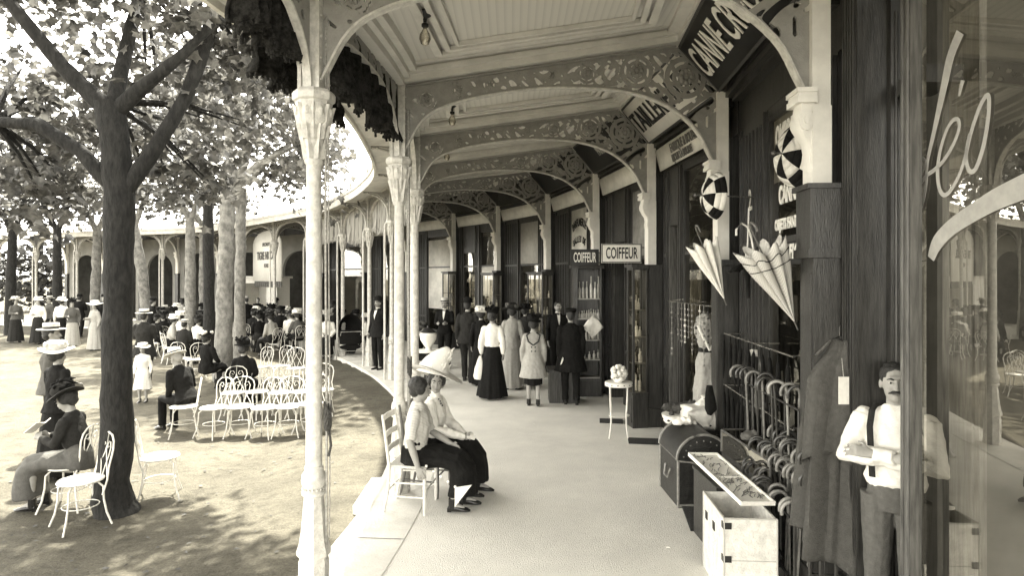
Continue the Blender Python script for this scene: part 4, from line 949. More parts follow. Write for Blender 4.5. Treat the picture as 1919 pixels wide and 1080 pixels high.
# ------------------------------------------------------------------ white iron garden chairs
def spiral(cx, cz, r, turns, dirn, a0, y=0.0, n=14):
    out = []
    for k in range(n+1):
        t = k/n; a = a0+dirn*turns*2*math.pi*t; rr = r*(1-.75*t); out.append((cx+rr*math.cos(a), y, cz+rr*math.sin(a)))
    return out
def make_chair():
    """faces local -y; back at +y"""
    t = thing('garden_chair', 'x', 'chair', group='white iron garden chairs')
    q = MB(); q.lathe([(.02,.440),(.17,.436),(.195,.438),(.203,.447),(.198,.457),(.17,.452),(.05,.450),(.001,.450)], 24, cap=False); q.build('seat', WCHAIR, t, 50)
    for sx, sy in ((-1,-1),(1,-1),(-1,1),(1,1)):
        q = MB(); q.loft([(sx*.05,sy*.05,.43),(sx*.11,sy*.11,.425),(sx*.145,sy*.145,.38),(sx*.150,sy*.150,.25),(sx*.165,sy*.17,.12),(sx*.20,sy*.205,.0)], .0095, 6); q.build('leg', WCHAIR, t)
    q = MB(); yb = lambda z: .175+(z-.44)*.16
    hoop = [(-.165,yb(.30)-.02,.30),(-.165,yb(.44),.44),(-.15,yb(.55),.55),(-.17,yb(.66),.66),(-.18,yb(.74),.74),(-.16,yb(.81),.81),(-.10,yb(.86),.86),(0,yb(.875),.875)]
    hoop = hoop+[(-p[0],p[1],p[2]) for p in hoop[-2::-1]]; q.loft(hoop, .009, 6)
    q.build('back_hoop', WCHAIR, t)
    q = MB()
    for s_ in (-1,1):
        pts = [(s_*.02,.45),(s_*.05,.55),(s_*.10,.66),(s_*.115,.74),(s_*.09,.79),(s_*.05,.79),(s_*.03,.755),(s_*.05,.725),(s_*.075,.745)]
        q.loft([(a,yb(z),z) for a, z in pts], .006, 5)
        pts = [(s_*.13,.46),(s_*.07,.58),(s_*.015,.68),(s_*.0,.74),(s_*.0,.86)]; q.loft([(a,yb(z)+.004,z) for a, z in pts], .006, 5)
    q.build('back_scrolls', WCHAIR, t)
    q = MB(); ring = [(.155*math.cos(a), .155*math.sin(a), .20) for a in [k*2*math.pi/20 for k in range(20)]]; q.loft(ring, .006, 5, closed=True); q.build('stretcher_ring', WCHAIR, t)
    return t
ch0 = make_chair(); chk = kids_of(ch0); _first = [True]
def chair(px, s, deg, label, on_walk=False, dy=0, grp=None):
    """deg: direction the sitter would face, 0 = toward the camera, 90 = toward picture right"""
    x, y = at(px, s); z = 0.0 if on_walk else gz(x, y); loc = (x, y, z); rz = R(deg)
    if _first[0]: _first[0] = False; o = ch0; o.location = loc; o.rotation_euler = (0,0,rz); o['label'] = label
    else: o = dup(ch0, chk, loc, rz, label)
    if grp: o['group'] = grp
    return loc
chair(152, 190, -38, 'empty white iron chair nearest, left of the big dark trunk')
chair(130, 176, -85, 'white iron chair the seated reader in the plumed hat sits on')
chair(300, 168, 115, 'empty white iron chair standing alone right of the big dark trunk')
row = [(345,121,-62),(401,122,-22),(450,121,14),(497,122,-12),(541,122,6),(583,121,-16)]
names = ['leftmost white chair of the front row, beside the man in the straw hat','second white chair of the front row, seat turned slightly left','third white chair of the front row, seat turned right','fourth white chair of the front row','fifth white chair of the front row','sixth white chair of the front row, nearest the tall column']
for (px,s,d), n_ in zip(row, names): chair(px, s, d, n_, grp='white chairs in the front row')
row = [(438,108,12),(482,107,-24),(526,108,6),(566,108,-12),(604,108,12)]
for (px,s,d), n_ in zip(row, ['first white chair of the second row, behind the gap of the front chairs','second white chair of the second row, below the woman in the black plumed hat','third white chair of the second row','fourth white chair of the second row','last white chair of the second row, partly behind the tall column']): chair(px, s, d, n_, grp='white chairs in the second row')
for (px,s,d), n_ in zip([(488,84,-20),(528,83,-10),(556,86,20)], ['left of the loose white chairs behind the second row','middle loose white chair behind the second row, seat toward the camera','right loose white chair behind the second row, beside the tall column']): chair(px, s, d, n_)
chair(343, 76, 180, 'white chair with scrolled back toward the camera, behind the straw-hatted man')
chair(366, 77, 225, 'white chair half turned, close to the left of the mottled trunk')
chair(322, 66, 140, 'white chair farther back among the cafe crowd')
chair(283, 62, 190, 'white chair just right of the man in the bowler by the dark trunk')
# ------------------------------------------------------------------ people
def blob(name, mb, mt, parent, voxel, it=4, wr=0.0, wsc=(9,9,4), keep=False):
    me = mb.mesh(name, mt, None); o = bpy.data.objects.new(name, me); COL.objects.link(o)
    md = o.modifiers.new('r', 'REMESH'); md.mode = 'VOXEL'; md.voxel_size = voxel
    if it: m2 = o.modifiers.new('s', 'SMOOTH'); m2.factor = .5; m2.iterations = it
    dg = bpy.context.evaluated_depsgraph_get(); nm = bpy.data.meshes.new_from_object(o.evaluated_get(dg)); bpy.data.objects.remove(o)
    if wr:
        n = len(nm.vertices); co = np.empty(n*3); nm.vertices.foreach_get('co', co); no = np.empty(n*3); nm.vertices.foreach_get('normal', no); co = co.reshape(-1,3); no = no.reshape(-1,3)
        d = np.array([noise.noise(Vector((c[0]*wsc[0],c[1]*wsc[1],c[2]*wsc[2])))+.5*noise.noise(Vector((c[0]*wsc[0]*2.3,c[1]*wsc[1]*2.3,c[2]*wsc[2]*2.6+5))) for c in co])
        co += no*(d*wr)[:,None]; nm.vertices.foreach_set('co', co.reshape(-1)); nm.update()
    nm.polygons.foreach_set('use_smooth', [True]*len(nm.polygons)); nm.materials.clear(); nm.materials.append(mt)
    q = bpy.data.objects.new(name, nm); COL.objects.link(q); q.parent = parent; return q
ARM = {'down':((.215,.03,-.29),(.225,-.05,-.54)),'lap':((.21,-.05,-.27),(.10,-.27,-.36)),'book':((.20,-.10,-.25),(.07,-.30,-.17)),'back':((.24,.11,-.26),(.05,.17,-.42)),
       'bag':((.215,.05,-.28),(.22,.03,-.53)),'crossed':((.235,-.10,-.26),(-.06,-.235,-.20)),'front':((.21,-.04,-.28),(.12,-.26,-.27)),'up':((.24,-.12,-.22),(.12,-.26,-.02)),'table':((.22,-.12,-.26),(.14,-.36,-.28))}
EYEW = mat('eye_white', .6, .3); EYED = mat('eye_dark', .01, .2); LIP = mat('lips', .16, .5)
def person(label, loc, deg, H=1.70, sit=False, lean=0.0, yaw=0, pitch=0, roll=0, top=CL_DARK, bottom=('trousers', CL_DARK), hat=None, hair=HAIR, arms=('down','down'), fem=False, lod=1,
           sleeve=1.0, coat=0.0, stout=1.0, walk=0.0, collar=None, mous=False, group=None, legs=None, cat='person', bun=False, puff=0.0, bare=False):
    k = H/1.70; vox = (.0065,.013,.022)[lod]*1.0; P0 = thing('person', label, cat, loc, R(deg), group)
    S = lambda p: Vector(p)*k
    hz = .50 if sit else .90
    hip = Vector((0, 0, hz)); LM = Matrix.Translation(hip) @ Matrix.Rotation(lean, 4, 'X') @ Matrix.Translation(-hip)
    T = lambda p: S(LM @ Vector(p))
    sw = (.155 if fem else .178)*stout; bw_ = (.125 if fem else .145)*stout
    sh = hz+.50; hc = hz+.675
    HM = Matrix.Translation((0,-.005,hz+.575)) @ Matrix.Rotation(R(yaw),4,'Z') @ Matrix.Rotation(R(pitch),4,'X') @ Matrix.Rotation(R(roll),4,'Y') @ Matrix.Translation((0,.005,-(hz+.575)))
    TH = lambda p: T(HM @ Vector(p))
    # joints
    joints = []
    for s_, ak in ((1, arms[0]), (-1, arms[1])):
        a_ = ARM[ak] if isinstance(ak, str) else ak
        e_, w_ = a_[:2]; joints.append([T((s_*(sw-.01),0,sh-.03)), T((s_*e_[0],e_[1],sh+e_[2])), T((s_*w_[0],w_[1],sh+w_[2])), a_[2] if len(a_) > 2 else None, s_])
    if legs is None:
        if sit: legs = [((.09,0,.48),(.10,-.43,.50),(.10,-.43,.10)), ((-.09,0,.48),(-.10,-.43,.50),(-.10,-.41,.10))]
        else: legs = [((.09,0,.90),(.095,-.03-walk*.5,.50),(.09,.02-walk,.09)), ((-.09,0,.90),(-.095,-.01+walk*.2,.50),(-.09,.03+walk,.09+max(0,walk*.25)))]
    legs = [[S(q) for q in l] for l in legs]
    # ---- body
    b = MB(); b.loft([T((0,0,hz-.06)),T((0,0,hz+.08)),T((0,0,hz+.18)),T((0,-.005,hz+.34)),T((0,0,sh-.03)),T((0,0,sh+.02)),T((0,0,sh+.05))], [(.13*k,.09*k),(.13*k*stout,.10*k*stout),(.11*k*stout,.085*k*stout),(.14*k,.10*k),(sw*.92*k,.07*k),(.10*k,.06*k),(.05*k,.05*k)], 14)
    b.loft([T((0,.005,sh)),T((0,0,sh+.06)),TH((0,.0,hc-.05))], [.052*k,.048*k,.046*k], 12)
    M3 = (LM @ HM).to_3x3().to_4x4()
    def hb(c, r, n=14, kk=10, mb=b): mb.ball(TH(c), tuple(q*k for q in r), n, kk, M3)
    hb((0,.012,hc+.035),(.072,.092,.088)); hb((0,-.022,hc-.02),(.060,.066,.082)); hb((0,-.040,hc-.072),(.036,.042,.030))
    if lod < 2:
        b.loft([TH((0,-.078,hc+.03)),TH((0,-.100,hc-.005)),TH((0,-.106,hc-.018)),TH((0,-.085,hc-.026))], [.009*k,.011*k,.014*k,.010*k], 8)
        for s_ in (-1,1): hb((s_*.073,.008,hc+.0),(.010,.020,.030),8,6); hb((s_*.030,-.070,hc-.028),(.022,.018,.02),8,6)
        hb((0,-.088,hc-.047),(.020,.012,.010),8,6); hb((0,-.080,hc+.048),(.045,.016,.010),8,6)
    for (s0, e0, w0, curl, sd_) in joints:
        b.loft([s0,s0.lerp(e0,.5),e0,e0.lerp(w0,.35),w0], [.048*k,.044*k,.036*k,.038*k,.026*k], 10)
        d = (w0-e0).normalized(); cen = T((0,-.02,sh-.35)); n_ = (cen-w0); n_ = (n_-n_.dot(d)*d).normalized(); sdv = d.cross(n_)
        c = .5 if curl is None else curl
        kn = w0+d*.085*k; b.loft([w0-d*.01*k, w0+d*.035*k, kn], [(.024*k,.018*k),(.036*k,.015*k),(.038*k,.013*k)], 10, tuple(sdv))
        rf_ = (.0085 if lod == 0 else .011)*k
        for q, ln in ((-1.5,.058),(-.5,.072),(.5,.076),(1.5,.066)):
            p0 = kn+sdv*q*.0205*k-d*.008*k; d1 = (d+n_*c*.5+sdv*q*.05).normalized(); d2 = (d+n_*(c*1.8)).normalized(); d3 = (d*.6+n_*(c*2.4+.1)).normalized()
            p1 = p0+d1*ln*.45*k; p2 = p1+d2*ln*.32*k; p3 = p2+d3*ln*.28*k; b.loft([p0,p1,p2,p3], [rf_*1.05,rf_,rf_*.92,rf_*.72], 7)
        up = T((0,0,sh))-w0; s2 = sdv if sdv.dot(Vector((0,-.3,1))) > 0 else -sdv
        p0 = w0+d*.025*k+s2*.025*k; p1 = p0+(d*.6+s2*.8).normalized()*.035*k; p2 = p1+(d*.9+s2*.3+n_*.4).normalized()*.03*k; b.loft([p0,p1,p2], [rf_*1.35,rf_*1.15,rf_*.85], 7)
    for l in legs:
        b.loft([l[0],l[0].lerp(l[1],.5),l[1],l[1].lerp(l[2],.35),l[2]], [.078*k,.068*k,.050*k,.050*k,.032*k], 10)
        sd_ = Vector((0,-1,0)); b.loft([l[2]+Vector((0,.03,-.03))*k, l[2]+Vector((0,-.03,-.035))*k, l[2]+Vector((0,-.11,-.06))*k], [.034*k,.034*k,.024*k], 8)
    body = blob('body', b, SKIN, P0, vox, 3 if lod == 0 else 2)
    if lod < 2:
        def part(nm, m_, fn): q = MB(); fn(q); o = q.build(nm, m_, P0, 60); return o
        for s_ in (-1,1):
            part('eye', EYEW, lambda q: q.ball(TH((s_*.030,-.083,hc+.018)), (.0105*k,.0075*k,.0052*k), 8, 6, M3))
            part('iris', EYED, lambda q: q.ball(TH((s_*.030,-.089,hc+.018)), (.0060*k,.005*k,.0058*k), 8, 6, M3))
            part('eyebrow', hair, lambda q: q.loft([TH((s_*.014,-.094,hc+.036)),TH((s_*.030,-.094,hc+.043)),TH((s_*.048,-.080,hc+.036))], [.004*k,.0062*k,.003*k], 5))
        part('mouth', LIP, lambda q: q.loft([TH((-.022,-.092,hc-.048)),TH((0,-.100,hc-.046)),TH((.022,-.092,hc-.048))], [.002*k,.0055*k,.002*k], 6))
        if mous:
            part('moustache', hair, lambda q: q.loft([TH((-.042,-.088,hc-.044)),TH((-.02,-.100,hc-.034)),TH((0,-.104,hc-.030)),TH((.02,-.100,hc-.034)),TH((.042,-.088,hc-.044))], [.003*k,.009*k,.008*k,.009*k,.003*k], 7))
    # ---- hair
    if hair is not None:
        q = MB(); q.ball(TH((0,.022,hc+.048)), (.080*k,.094*k,.088*k), 14, 10, M3)
        q.ball(TH((0,.055,hc+.005)), (.070*k,.060*k,.078*k), 12, 8, M3)
        if fem:
            q.ball(TH((0,.035,hc+.055)), (.098*k,.100*k,.085*k), 12, 8, M3)
            for s_ in (-1,1): q.ball(TH((s_*.072,.015,hc+.02)), (.03*k,.055*k,.055*k), 10, 7, M3)
            if bun: q.ball(TH((0,.10,hc+.0)), (.075*k,.06*k,.07*k), 10, 8, M3)
        blob('hair', q, hair, P0, max(vox,.010), 2, .006 if lod < 2 else 0, (40,40,40))
    # ---- top garment
    q = MB(); cw = (.012+coat*.06)*k; hem = (hz+.11 if fem and not coat and not (top is CL_GREY) else hz-.02) if not coat else hz-coat
    if sit and coat: hem = hz-.03
    rr = [((bw_+.05)*k+cw*2.2+coat*.10,(.13*stout)*k+cw*2.2+coat*.12),((bw_+.03)*k+cw,(.125*stout)*k+cw),((bw_-.005)*k+cw,(.10*stout)*k+cw),((bw_+.02)*k+cw,(.118*stout)*k+cw),((sw-.01)*k,.088*k),(.085*k,.07*k),(.055*k,.055*k)]
    zz = [hem, hz+.04, hz+.17, hz+.34, sh-.02, sh+.035, sh+.065]
    if not fem and not coat: zz[0] = hz-.02
    if fem and not coat and top is not CL_GREY: zz[1] = hz+.14
    if not fem and not coat and top is CL_WHITE: zz[0] = hz+.07; zz[1] = hz+.11
    pts = [T((0,(-.012 if 2 < j < 4 and fem else 0),z)) for j, z in enumerate(zz)]
    if not fem and not coat and top is CL_WHITE: rr[0] = ((bw_+.012)*k,.105*k); rr[1] = ((bw_+.03)*k,.128*k)
    if fem and not coat and top is not CL_GREY: rr[0] = ((bw_+.012)*k,.112*k); rr[1] = ((bw_+.02)*k,.118*k)
    q.loft(pts, rr, 18)
    if fem: q.ball(T((0,-.065,hz+.33)), (.115*k,.065*k,.075*k), 12, 8)
    for (s0, e0, w0, _, sd_) in joints:
        s1 = s0; q.ball(s0-Vector((0,0,.008)), .062*k, 10, 8)
        if sleeve >= 1: q.loft([s0,s0.lerp(e0,.5),e0,e0.lerp(w0,.5),w0-(w0-e0).normalized()*.0], [.062*k+puff*.01,(.058+puff*.012)*k,(.052+puff*.02)*k,(.048+puff*.024)*k,(.036+puff*.006)*k], 12)
        else: q.loft([s0,s0.lerp(e0,.5),e0.lerp(s0,.05)], [.062*k,(.060)*k,(.056)*k], 12)
    wv = .010 if lod == 0 else .008
    blob('jacket' if not fem else 'blouse', q, top, P0, vox, 3 if lod < 2 else 1, wv if lod < 2 else .006, (14,14,9))
    if collar is not None:
        q = MB(); q.loft([T((0,.0,sh+.045)),T((0,-.003,sh+.085))], [(.056*k,.056*k),(.051*k,.051*k)], 14); q.build('collar', collar, P0)
        if not fem:
            q = MB(); yf = -(.107*stout+.012); a = [T((-.036,-.062,sh+.045)),T((.036,-.062,sh+.045)),T((.022,yf-.012,sh-.10)),T((0,yf-.014,sh-.20)),T((-.022,yf-.012,sh-.10))]
            q.add(a+[p+Vector((0,.03,0)) for p in a], [(0,4,3,2,1),(5,6,7,8,9)]+[(j,(j+1)%5,5+(j+1)%5,5+j) for j in range(5)]); q.build('shirt_front', collar, P0, None)
            q = MB(); q.loft([T((-.045,-.073,sh+.03)),T((-.008,-.08,sh+.03)),T((.008,-.08,sh+.03)),T((.045,-.073,sh+.03))], [.014*k,.006*k,.006*k,.014*k], 6); q.build('bow_tie', BLACK, P0)
    # ---- lower garment
    if bottom[0] == 'trousers':
        q = MB(); mt_ = bottom[1]
        q.loft([T((0,0,hz+(.15 if top is CL_WHITE else .12))),S((0,0,hz)),S((0,0,hz-.06))], [((.148 if top is CL_WHITE else .135)*k*stout,(.118 if top is CL_WHITE else .105)*k*stout),(.155*k*stout,.115*k*stout),(.14*k,.10*k)], 14)
        for l in legs:
            q.loft([l[0]+Vector((0,0,.02)),l[0].lerp(l[1],.5),l[1],l[1].lerp(l[2],.5),l[2]+Vector((0,0,-.02))], [.098*k,.086*k,.070*k,.064*k,.058*k], 12)
        blob('trousers', q, mt_, P0, vox*1.1, 3, .006 if lod < 2 else .005, (16,16,10))
    elif bottom[0] == 'skirt':
        _, mt_, hemz, hw = bottom[:4]; n = 56; q = MB()
        if sit:
            path = [T((0,.0,hz+.20)),T((0,.01,hz+.08)),S((0,.02,hz)),S((0,-.12,hz+.015)),S((0,-.30,hz+.02)),S((0,-.43,hz-.01)),S((0,-.49,hz-.10)),S((0,-.495,hz-.24)),S((0,-.49,hemz))]
            q.loft(path, [(.125*k,.10*k),(.16*k,.135*k),(.19*k,.15*k),(.195*k,.11*k),(.19*k,.10*k),(.18*k,.11*k),(.175*k,.12*k),(.18*k,.125*k),(hw*k,.14*k)], 20)
            blob('skirt', q, mt_, P0, vox*1.2, 4, .026 if lod < 2 else .012, (7,5,2.5))
        else:
            rows = 16; vs = []
            for j in range(rows+1):
                t = j/rows; z = (hz+.14)*(1-t)+hemz*t
                rx = np.interp(t, [0,.12,.25,1], [.125,.16,.185,hw]); ry = np.interp(t, [0,.12,.25,1], [.10,.135,.16,hw*.92])
                for c in range(n):
                    a = 2*math.pi*c/n; f_ = 1+(.05*t*math.sin(9*a+2*noise.noise(Vector((a,t*2,H*9))))+.035*t*math.sin(17*a+H*20))
                    p = Vector((rx*f_*math.cos(a), ry*f_*math.sin(a)+walk*.15*t*math.sin(a*1), z+.012*math.sin(3*a)*t)); vs.append(T(p) if t < .12 else S(p))
            q.add(vs, [(j*n+c,(j)*n+(c+1)%n,(j+1)*n+(c+1)%n,(j+1)*n+c) for j in range(rows) for c in range(n)]); q.build('skirt', mt_, P0, 60)
        if lod < 2: q = MB(); q.loft([T((0,0,hz+.13)),T((0,0,hz+.19))], [(.135*k,.112*k),(.125*k,.105*k)], 18); q.build('belt', mt_, P0)
    if not bare:
        for l in legs:
            q = MB(); a = l[2]; q.loft([a+Vector((0,.045,-.055))*k,a+Vector((0,.0,-.05))*k,a+Vector((0,-.07,-.06))*k,a+Vector((0,-.13,-.068))*k,a+Vector((0,-.165,-.075))*k], [(.032*k,.034*k),(.038*k,.040*k),(.040*k,.028*k),(.034*k,.020*k),(.016*k,.010*k)], 10)
            q.loft([a+Vector((0,.01,-.06))*k, a+Vector((0,.01,.04))*k], [.042*k,.040*k], 10); q.box(tuple(a+Vector((-.026,.02,-.09))*k), tuple(a+Vector((.026,.06,-.05))*k)); q.build('shoe', SHOE, P0, 50)
    # ---- hats (built in head space: origin at crown centre)
    if hat:
        ty, hm = hat[0], hat[1]; q = MB(); C_ = lambda: None; HL = (LM @ HM)
        def place(mb, base=(0,.01,hc+.075), tilt=0.0):
            M = Matrix.Scale(k,4) @ HL @ Matrix.Translation(base) @ Matrix.Rotation(tilt,4,'X'); mb.v = [tuple(M @ Vector(v)) for v in mb.v]
        if ty == 'bowler':
            q.lathe([(.135,.015),(.138,.008),(.10,-.002),(.095,.0),(.094,.05),(.080,.09),(.045,.112),(.002,.118)], 22, mod=lambda a,t: 1+.10*abs(math.sin(a)) if t > .3 else 1); place(q); q.build('hat', hm, P0, 50)
        elif ty == 'cap':
            q.lathe([(.09,.0),(.105,.03),(.11,.055),(.08,.075),(.002,.08)], 18); q.lathe([(.001,.0),(.06,-.005),(.062,.002),(.001,.006)], 14, c=(0,-.08,0)); place(q); q.build('hat', hm, P0, 50)
        elif ty == 'boater':
            q.lathe([(.165,.0),(.168,.006),(.165,.010),(.098,.008),(.096,.085),(.090,.090),(.002,.090)], 24); place(q); h_ = q.build('hat', hm, P0, 40)
            q = MB(); q.lathe([(.0975,.012),(.0985,.014),(.0975,.045),(.096,.045)], 24, cap=False); place(q); q.build('hat_band', BLACK, h_)
        elif ty == 'soft':
            q.lathe([(.15,-.004),(.152,.004),(.10,.006),(.098,.06),(.088,.10),(.05,.108),(.03,.095),(.002,.092)], 22, mod=lambda a,t: 1+.08*math.sin(a)**2+.03*math.sin(3*a)); place(q); h_ = q.build('hat', hm, P0, 50)
            q = MB(); q.lathe([(.102,.008),(.104,.012),(.102,.035),(.10,.035)], 22, cap=False, mod=lambda a,t: 1+.08*math.sin(a)**2); place(q); q.build('hat_band', BLACK, h_)
        elif ty in ('wide','plume','flower'):
            w_ = hat[2] if len(hat) > 2 else .22; q.lathe([(.10,.0),(w_*.97,.0),(w_,.010),(w_*.9,.022),(.11,.03),(.12,.07),(.11,.11),(.07,.135),(.002,.14)], 30, mod=lambda a,t: 1+.05*math.sin(2*a+1)*(1-t)); 
            q.v = [(v[0], v[1], v[2]+.03*math.sin(2*math.atan2(v[1],v[0]))*min(1,math.hypot(v[0],v[1])/.2)**2) for v in q.v]; place(q); h_ = q.build('hat', hm, P0, 50)
            pm = hat[3] if len(hat) > 3 else hm
            q = MB(); rnd = random.Random(int(H*1000)+int(deg))
            if ty == 'plume':
                for c in range(46):
                    a = rnd.uniform(0,6.28); r = rnd.uniform(.02,.13); p0 = Vector((r*math.cos(a), r*math.sin(a), .05+rnd.uniform(0,.08))); d = Vector((rnd.uniform(-.6,.6),rnd.uniform(-.2,1),rnd.uniform(.1,.9))).normalized()*rnd.uniform(.05,.11)
                    q.loft([p0,p0+d*.6,p0+d+Vector((0,.02,-.03))], [.016,.020,.004], 5)
            else:
                for c in range(16):
                    a = rnd.uniform(0,6.28); q.ball((.11*math.cos(a),.11*math.sin(a),.045+rnd.uniform(0,.06)), rnd.uniform(.025,.045), 7, 5)
            place(q); q.build('hat_trimming', pm, h_, 60)
        elif ty == 'cone':
            q.lathe([(.10,.0),(.245,-.01),(.25,.0),(.235,.014),(.13,.03),(.02,.031)], 40); 
            q.v = [(v[0], v[1], v[2]-.07*(v[0]/.25)*max(0,math.hypot(v[0],v[1])-.1)/.15+.02*math.sin(2*math.atan2(v[1],v[0]))) for v in q.v]; q.v = [(v[0]*1.12,v[1]*1.12,v[2]) for v in q.v]; place(q, (0,.02,hc+.085), -.28); h_ = q.build('hat', STRAW, P0, 50)
            q = MB(); q.loft([(-.04,0,.01),(-.035,0,.05),(-.01,0,.12),(.03,0,.19),(.075,0,.245),(.10,0,.275),(.115,0,.285)], [(.19,.16),(.18,.155),(.145,.125),(.105,.09),(.07,.06),(.045,.04),(.015,.015)], 22)
            q.v = [(v[0]*(1+.07*noise.noise(Vector((v[0]*12,v[1]*12,v[2]*9)))), v[1]*(1+.10*noise.noise(Vector((v[0]*14,v[1]*14,v[2]*9+3)))), v[2]) for v in q.v]
            rnd = random.Random(1)
            for c in range(46):
                t_ = rnd.uniform(.05,1); cx = -.04+.155*t_**1.1; cz = .03+.24*t_; rr_ = .14*(1-t_)+.012; a = rnd.uniform(0,6.28); p0 = Vector((cx+rr_*math.cos(a), rr_*.9*math.sin(a), cz)); d = Vector((math.cos(a)*.5+.25, math.sin(a)*.5, .9)).normalized()*rnd.uniform(.03,.06)
                q.loft([p0-d*.6,p0,p0+d], [.012,.016,.003], 5)
            place(q, (0,.02,hc+.085), -.16); q.build('hat_plume', CL_WHITE, h_, 60)
    return P0
def pp(px, s, walkw=False):
    x, y = at(px, s); return (x, y, 0.0 if walkw else gz(x, y))
TR = 'trousers'; SK = 'skirt'
# the two seated women
LACEB = stripes_mat('striped_lace_blouse', .75, .48, 2, 72, .9, .5, .2)
w1 = person('woman in a striped white blouse and buttoned black skirt on the light ladder-back chair', (-.955,6.00,0), 84, 1.66, sit=True, lean=.08, yaw=25, pitch=4, top=LACEB, bottom=(SK,CL_BLACK,.16,.185), fem=True, lod=0, sleeve=.5, bun=False,
       arms=(((.20,-.10,-.27),(.12,-.34,-.36),.5),((.232,.0,-.28),(.236,-.10,-.515),.45)), legs=[((.08,0,.48),(.09,-.46,.50),(.10,-.50,.10)),((-.08,0,.48),(-.08,-.44,.50),(-.10,-.42,.10))])
q = MB()
for k_ in range(5): q = MB(); q.ball((-.205-.004*k_,-.17-.07*k_,.47-.045*k_), (.008,.013,.013), 8, 6); q.build('button', WHITE, w1)
w2 = person('woman in a tall white-plumed hat and plain white blouse, her face toward the camera', (-.86,6.44,0), 78, 1.66, sit=True, lean=.10, yaw=-70, pitch=2, top=CL_WHITE, bottom=(SK,CL_BLACK,.16,.185), fem=True, lod=0, hat=('cone',CL_WHITE), puff=.35, collar=CL_WHITE,
       arms=(((.20,-.12,-.26),(.05,-.36,-.35),.5),((.205,-.10,-.27),(.04,-.38,-.34),.5)), legs=[((.08,0,.48),(.09,-.46,.50),(.10,-.52,.10)),((-.08,0,.48),(-.08,-.44,.50),(-.09,-.46,.10))])
q = MB(); 
for k_ in range(4): q.ball((-.06+.012*(k_%2),-.115-.012*k_,.985-.022*k_), .010, 7, 5)
q.build('bead_necklace', mat('dark_beads', .05, .3), w2)
q = MB(); q.loft([(-.02,-.40,.60),(.01,-.46,.60),(.05,-.44,.565)], [(.03,.02),(.05,.03),(.02,.015)], 8); q.build('gloves', CL_WHITE, w2)
# petticoat flash below the nearer skirt
q = MB(); vs = [(-.19,-.44,.27),(-.19,-.60,.30),(-.20,-.44,.09),(-.175,-.44,.27),(-.175,-.60,.30),(-.185,-.44,.09)]; q.add(vs, [(0,1,2),(5,4,3),(0,3,4,1),(1,4,5,2),(2,5,3,0)]); q.build('petticoat', CL_WHITE, w1, None)
# ladder-back chairs
LW = mat('light_bare_wood', .62, .6, .12, 20, .1, 60)
def ladder(loc, deg, label, woodm):
    t = thing('wooden_chair', label, 'chair', loc, R(deg)); 
    for s_ in (-1,1):
        q = MB(); q.loft([(s_*.185,.22,0),(s_*.185,.17,.25),(s_*.18,.165,.45),(s_*.18,.20,.70),(s_*.175,.235,.93)], [.014,.017,.018,.016,.013], 8); q.build('back_post', woodm, t)
        q = MB(); q.loft([(s_*.205,-.19,0),(s_*.205,-.19,.06),(s_*.205,-.19,.08),(s_*.205,-.19,.45)], [.013,.016,.018,.017], 8); q.build('leg', woodm, t)
        q = MB(); 
        for z in (.16,.29): q.loft([(s_*.20,-.19,z),(s_*.187,.18,z)], .009, 6)
        q.build('side_rail', woodm, t)
    for z, y in ((.56,.178),(.70,.20),(.86,.225)):
        q = MB(); vs = []
        for c in range(9):
            x = -.175+.35*c/8; dy = .02*math.sin(math.pi*c/8); vs += [(x,y+dy,z),(x,y+dy,z+.055),(x,y+dy+.012,z),(x,y+dy+.012,z+.055)]
        q.add(vs, [f for c in range(8) for f in ((4*c,4*c+4,4*c+5,4*c+1),(4*c+2,4*c+3,4*c+7,4*c+6),(4*c+1,4*c+5,4*c+7,4*c+3),(4*c,4*c+2,4*c+6,4*c+4))]); q.build('slat', woodm, t)
    q = MB(); q.add([(-.205,-.20,.455),(.205,-.20,.455),(.18,.17,.455),(-.18,.17,.455),(-.205,-.20,.43),(.205,-.20,.43),(.18,.17,.43),(-.18,.17,.43)], [(0,1,2,3),(7,6,5,4),(0,4,5,1),(1,5,6,2),(2,6,7,3),(3,7,4,0)]); q.build('seat', STRAW, t)
    q = MB(); q.loft([(-.2,-.19,.22),(.2,-.19,.22)], .009, 6); q.loft([(-.185,.19,.2),(.185,.19,.2)], .009, 6); q.build('cross_rail', woodm, t)
ladder((-.985,6.02,0), 82, 'light wooden ladder-back chair under the woman in the striped blouse', LW)
ladder((-.90,6.47,0), 78, 'darker wooden chair mostly hidden under the woman in the tall white hat', mat('brown_chair_wood', .12, .5))
# the group walking in the gallery
G = 'strollers in the gallery'
person('man in a dark jacket seen from behind, leftmost of the strolling group', pp(877,87,True), 170, 1.76, top=CL_DARK, bottom=(TR,CL_DARK), hat=('bowler',CL_BLACK), coat=.10, arms=('bag','down'), walk=.12, collar=CL_LIGHT, group=G)
person('dark-dressed woman in a small pale hat, half hidden behind the white blouse', pp(902,90,True), 175, 1.58, top=CL_BLACK, bottom=(SK,CL_BLACK,.05,.26), hat=('flower',CL_WHITE,.14,CL_WHITE), fem=True, group=G)
p3 = person('woman from behind in a white blouse and long black skirt, carrying a white bag', pp(923,101,True), 172, 1.62, top=CL_WHITE, bottom=(SK,CL_BLACK,.05,.30), hair=HAIR, bun=True, fem=True, puff=.5, arms=('down','bag'), walk=.08, hat=('plume',CL_BLACK,.10,CL_BLACK), group=G)
person('woman in a light tailored suit and large dark hat, back turned', pp(960,93,True), 180, 1.66, top=CL_LIGHT, bottom=(SK,CL_LIGHT,.05,.24), fem=True, coat=.06, hat=('wide',CL_DARK,.20,CL_GREY), arms=('front','down'), group=G)
